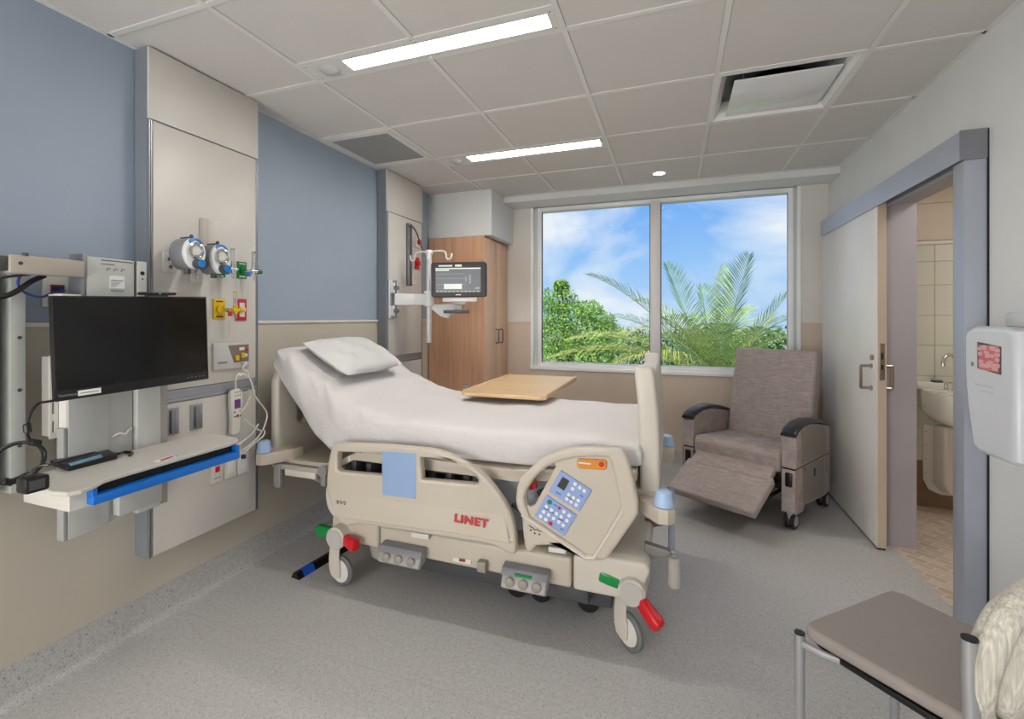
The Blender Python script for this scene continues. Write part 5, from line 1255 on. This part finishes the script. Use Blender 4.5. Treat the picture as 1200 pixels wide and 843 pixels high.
obj('spout', MB().tube([(fx + .04, fy, zt - .01), (fx + .04, fy, zt + .16), (fx + .035, fy, zt + .215), (fx + .01, fy - .01, zt + .245), (fx - .025, fy - .02, zt + .235), (fx - .045, fy - .03, zt + .20), (fx - .047, fy - .032, zt + .165)], .011, n=12, smooth=5), chrome, t)
obj('base', MB().cyl((fx + .04, fy, zt - .01), (fx + .04, fy, zt + .03), .018, n=16), chrome, t)
obj('lever', MB().cyl((fx - .03, fy - .03, zt - .01), (fx - .03, fy - .03, zt + .045), .011, n=14).tube([(fx - .03, fy - .03, zt + .045), (fx - .03, fy - .085, zt + .055)], .006).cyl((fx + .11, fy - .03, zt - .01), (fx + .11, fy - .03, zt + .045), .011, n=14).tube([(fx + .11, fy - .03, zt + .045), (fx + .11, fy - .085, zt + .055)], .006), chrome, t)
t = thing('soap_dish', (1.70, yb - .06, zt + .045), 'small dark soap dish on the back ledge of the bathroom sink', 'soap dish')
obj('dish', MB().box(1.73, 1.79, yb - .05, yb - .015, zt + .043, zt + .058, bev=.004), dark_grey, t)
t = thing('pipe_shroud', (1.95, yb, .1), 'cream pipe cover hanging on the wall below the bathroom sink', 'pipe cover')
sh = [(1.69, .60), (1.69, .20), (1.72, .13), (1.79, .10), (2.20, .09), (2.20, .60)]
obj('flange', plate(sh, depth=.012, bev=.003, M=XZ(yb - .006)), porcelain, t)
obj('cover', MB().prism([(x + (.05 if x < 1.75 else .02 if x < 1.8 else -.02), yb - .012, max(z, .13)) for x, z in sh], (.02, -.12, .01), bev=.02, seg=3), mat('shroud_cream', '#ddd5c9', .35), t)
sr = MB()
for z in (.25, .35, .45, .55): sr.cyl((1.705, yb - .012, z), (1.705, yb - .015, z), .004, n=8)
obj('screws', sr, grey_metal, t, kind='stuff')
# ------------------------------------------------------------------ outside
struct('ground_outside', B(-60, 60, 5.2, 160, -3.6, -3.5), mat('far_paving', '#93948c', .9, grain=[((.3, .3, .3), .2)]))
leaf_m = [mat('palm_leaf_yellow', '#aeb55c', .5, grain=[(1.5, .2), (9, .4)]), mat('palm_leaf_green', '#93ab5c', .5, grain=[(1.5, .2), (9, .4)]), mat('palm_leaf_blue', '#7f9f78', .45, grain=[(1.5, .2), (9, .35)])]
rach = mat('palm_rachis', '#b3ad62', .5)
def frond(base, tip, bend, nl, leafL, droop, rr, wid=.028, up=(0, 0, 1)):
    """one pinnate leaf: rachis arcs from base to tip, leaflets in two ranks"""
    base, tip = Vector(base), Vector(tip); d = tip - base; Ln = d.length
    mid = base + d * .55 + Vector(bend)
    P = [base * (1 - t) ** 2 + mid * 2 * t * (1 - t) + tip * t * t for t in [i / nl for i in range(nl + 1)]]
    m = MB(); step = max(1, nl // 10)
    m.tube(P[::step] + ([P[-1]] if nl % step else []), [max(.004, .016 * (1 - i / (len(P[::step]) + 1))) for i in range(len(P[::step]) + (1 if nl % step else 0))], n=5)
    up0 = Vector(up)
    V = []; Fc = []
    for i in range(3, nl):
        t = i / nl; tan = (P[min(i + 1, nl)] - P[i - 1]).normalized(); sd = tan.cross(up0)
        if sd.length < .1: sd = tan.cross(Vector((0, -1, 0)))
        sd.normalize(); nup = sd.cross(tan).normalized()
        LL = leafL * (math.sin(PI * min(1, .12 + t * .86)) ** .55) * (1 if t < .8 else 1 - (t - .8) * 1.6)
        for s in (1, -1):
            fwd = .55 + .5 * t + rr.uniform(-.08, .08)
            dr = (sd * s + tan * fwd + nup * (.30 + rr.uniform(-.08, .08))).normalized()
            a = P[i]; b = a + dr * LL * .5 ; c = a + dr * LL + Vector((0, 0, -droop * LL * rr.uniform(.4, 1.2)))
            wv = dr.cross(nup).normalized() * wid / 2
            k = len(V); V += [a - wv * .4, a + wv * .4, b + wv, b - wv, c]
            Fc += [(k, k + 1, k + 2, k + 3), (k + 3, k + 2, k + 4)]
    m.add(V, Fc); return m
pal = thing('palm_tree', (.62, 8.1, -3.5), 'date palm with arching feathery fronds just outside the window', 'tree')
CB = Vector((.66, 8.1, .30))
rr = random.Random(9)
def gp(u, v, y): return on_y(u, v, y)
#          tip px        depth  bend (x,y,z)      mat  leaf droop
FR_ = [((688, 322), 7.6, (-.05, 0, .55), 2, .50, .25), ((724, 392), 7.3, (.1, 0, .65), 0, .48, .35), ((664, 398), 7.4, (.2, 0, .62), 0, .50, .4),
       ((780, 309), 7.8, (-.05, 0, .18), 2, .46, .12), ((822, 335), 8.0, (-.02, 0, .1), 2, .42, .12), ((848, 310), 8.5, (.0, 0, .1), 1, .22, .1),
       ((879, 298), 7.7, (.02, 0, .12), 2, .46, .08), ((907, 368), 8.3, (.05, 0, .15), 0, .36, .15), ((924, 345), 7.8, (.10, 0, .12), 1, .45, .15),
       ((772, 372), 7.2, (.0, 0, .45), 1, .48, .35), ((700, 372), 8.6, (.1, 0, .6), 2, .48, .35), ((745, 352), 8.5, (.0, 0, .5), 1, .48, .25),
       ((800, 385), 7.0, (-.02, 0, .32), 0, .38, .4), ((842, 380), 6.9, (.0, 0, .30), 1, .38, .3), ((900, 385), 6.95, (.05, 0, .3), 1, .40, .3), ((960, 395), 7.3, (-.1, 0, .5), 1, .48, .35),
       ((985, 360), 8.0, (-.1, 0, .45), 1, .48, .25), ((820, 370), 8.9, (0, 0, .3), 1, .45, .2), ((865, 362), 8.9, (0, 0, .25), 1, .45, .2), ((640, 420), 7.5, (.3, 0, .6), 0, .5, .4), ((720, 425), 7.0, (.15, 0, .55), 0, .46, .5)]
for (uv, y, bend, mi, lf, dp) in FR_:
    f = frond(CB + Vector((rr.uniform(-.10, .10), rr.uniform(-.1, .1), rr.uniform(-.05, .15))), gp(*uv, y), bend, max(22, int(23 * (gp(*uv, y) - CB).length)), lf * 1.28, dp, rr, wid=.019 if mi else .014)
    obj('frond', f, leaf_m[mi], pal, smooth=False)
obj('trunk', MB().lathe([(.22, 0), (.20, .8), (.19, 2.6), (.26, 3.5), (.30, 3.9), (.18, 4.1), (0, 4.15)], Matrix.Translation((.62, 8.1, -3.5)), 16), mat('palm_trunk', '#8a7355', .9, grain=[((6, 6, 14), .25)]), pal)
# leafy trees: clumps of small leaves around branch ends
def leafy(name, base, H_, blobs, n, lsz, m, label, seed):
    r = random.Random(seed); t = thing(name, base, label, 'tree'); b = Vector(base)
    V = []; Fc = []
    for k in range(n):
        c, rad = blobs[r.randrange(len(blobs))]
        while True:
            p = Vector((r.uniform(-1, 1), r.uniform(-1, 1), r.uniform(-1, 1)))
            if .25 < p.length < 1: break
        p = Vector(c) + Vector((p.x * rad[0], p.y * rad[1], p.z * rad[2]))
        nrm = Vector((r.gauss(0, 1), r.gauss(0, 1) - .4, r.gauss(0, 1) + .5)).normalized(); a = nrm.orthogonal().normalized()
        a.rotate(Matrix.Rotation(r.uniform(0, 6.28), 3, nrm)); w = nrm.cross(a); s = lsz * r.uniform(.6, 1.3)
        i = len(V); V += [p - a * s, p + w * s * .42, p + a * s, p - w * s * .42]; Fc.append((i, i + 1, i + 2, i + 3))
    me = bpy.data.meshes.new('foliage'); me.from_pydata([tuple(v) for v in V], [], Fc)
    o = obj('foliage', me, m, t, smooth=False); o['kind'] = 'stuff'
    br = MB(); ctr = Vector((b.x, b.y, b.z + H_ * .45)); br.tube([b, b + Vector((.05, 0, H_ * .25)), ctr], [.16, .13, .10], n=8)
    for c, rad in blobs: br.tube([ctr, ctr.lerp(Vector(c), .5) + Vector((0, 0, .15)), Vector(c)], [.06, .04, .015], n=5)
    obj('trunk', br, mat('bark', '#6b5a48', .9), t)
lm1 = mat('leaf_green', '#84ac4e', .5, grain=[((2.5,) * 3, .3), ((18,) * 3, .45)]); lm2 = mat('leaf_deep', '#5d8640', .55, grain=[((2.5,) * 3, .3), ((18,) * 3, .45)])
def at(u, v, y): return tuple(on_y(u, v, y))
b1 = [(at(655, 352, 10.5), (.45, .5, .35)), (at(640, 370, 10.5), (.6, .6, .4)), (at(668, 372, 10.4), (.55, .6, .4)), (at(690, 366, 10.6), (.35, .5, .28)), (at(707, 378, 10.6), (.3, .4, .25)),
      (at(650, 395, 10.2), (.7, .7, .5)), (at(685, 395, 10.3), (.6, .6, .4)), (at(640, 420, 10.2), (.7, .7, .5)), (at(670, 425, 10.2), (.8, .7, .5)), (at(700, 420, 10.4), (.6, .6, .5)), (at(658, 336, 10.6), (.18, .3, .16)), (at(712, 396, 10.5), (.5, .5, .35))]
leafy('broadleaf_tree', (-2.1, 10.5, -3.5), 5.5, b1, 16000, .036, lm1, 'broad leaved green tree behind the palm fronds, filling the lower corner of the window', 3)
b2 = [(at(u, v, 13.5), (1.0, .6, .6)) for u, v in ((640, 400), (690, 412), (730, 408), (770, 413), (810, 412), (850, 408), (890, 412), (930, 409), (970, 412), (600, 408), (1010, 410))] + [(at(u, 448, 13.2), (1.0, .6, .6)) for u in range(600, 1020, 45)]
leafy('hedge_tree', (.5, 13.5, -3.5), 4, b2, 18000, .065, lm2, 'row of dark green bushes far behind the palm', 4)
print('SCENE BUILT', len(bpy.data.objects))
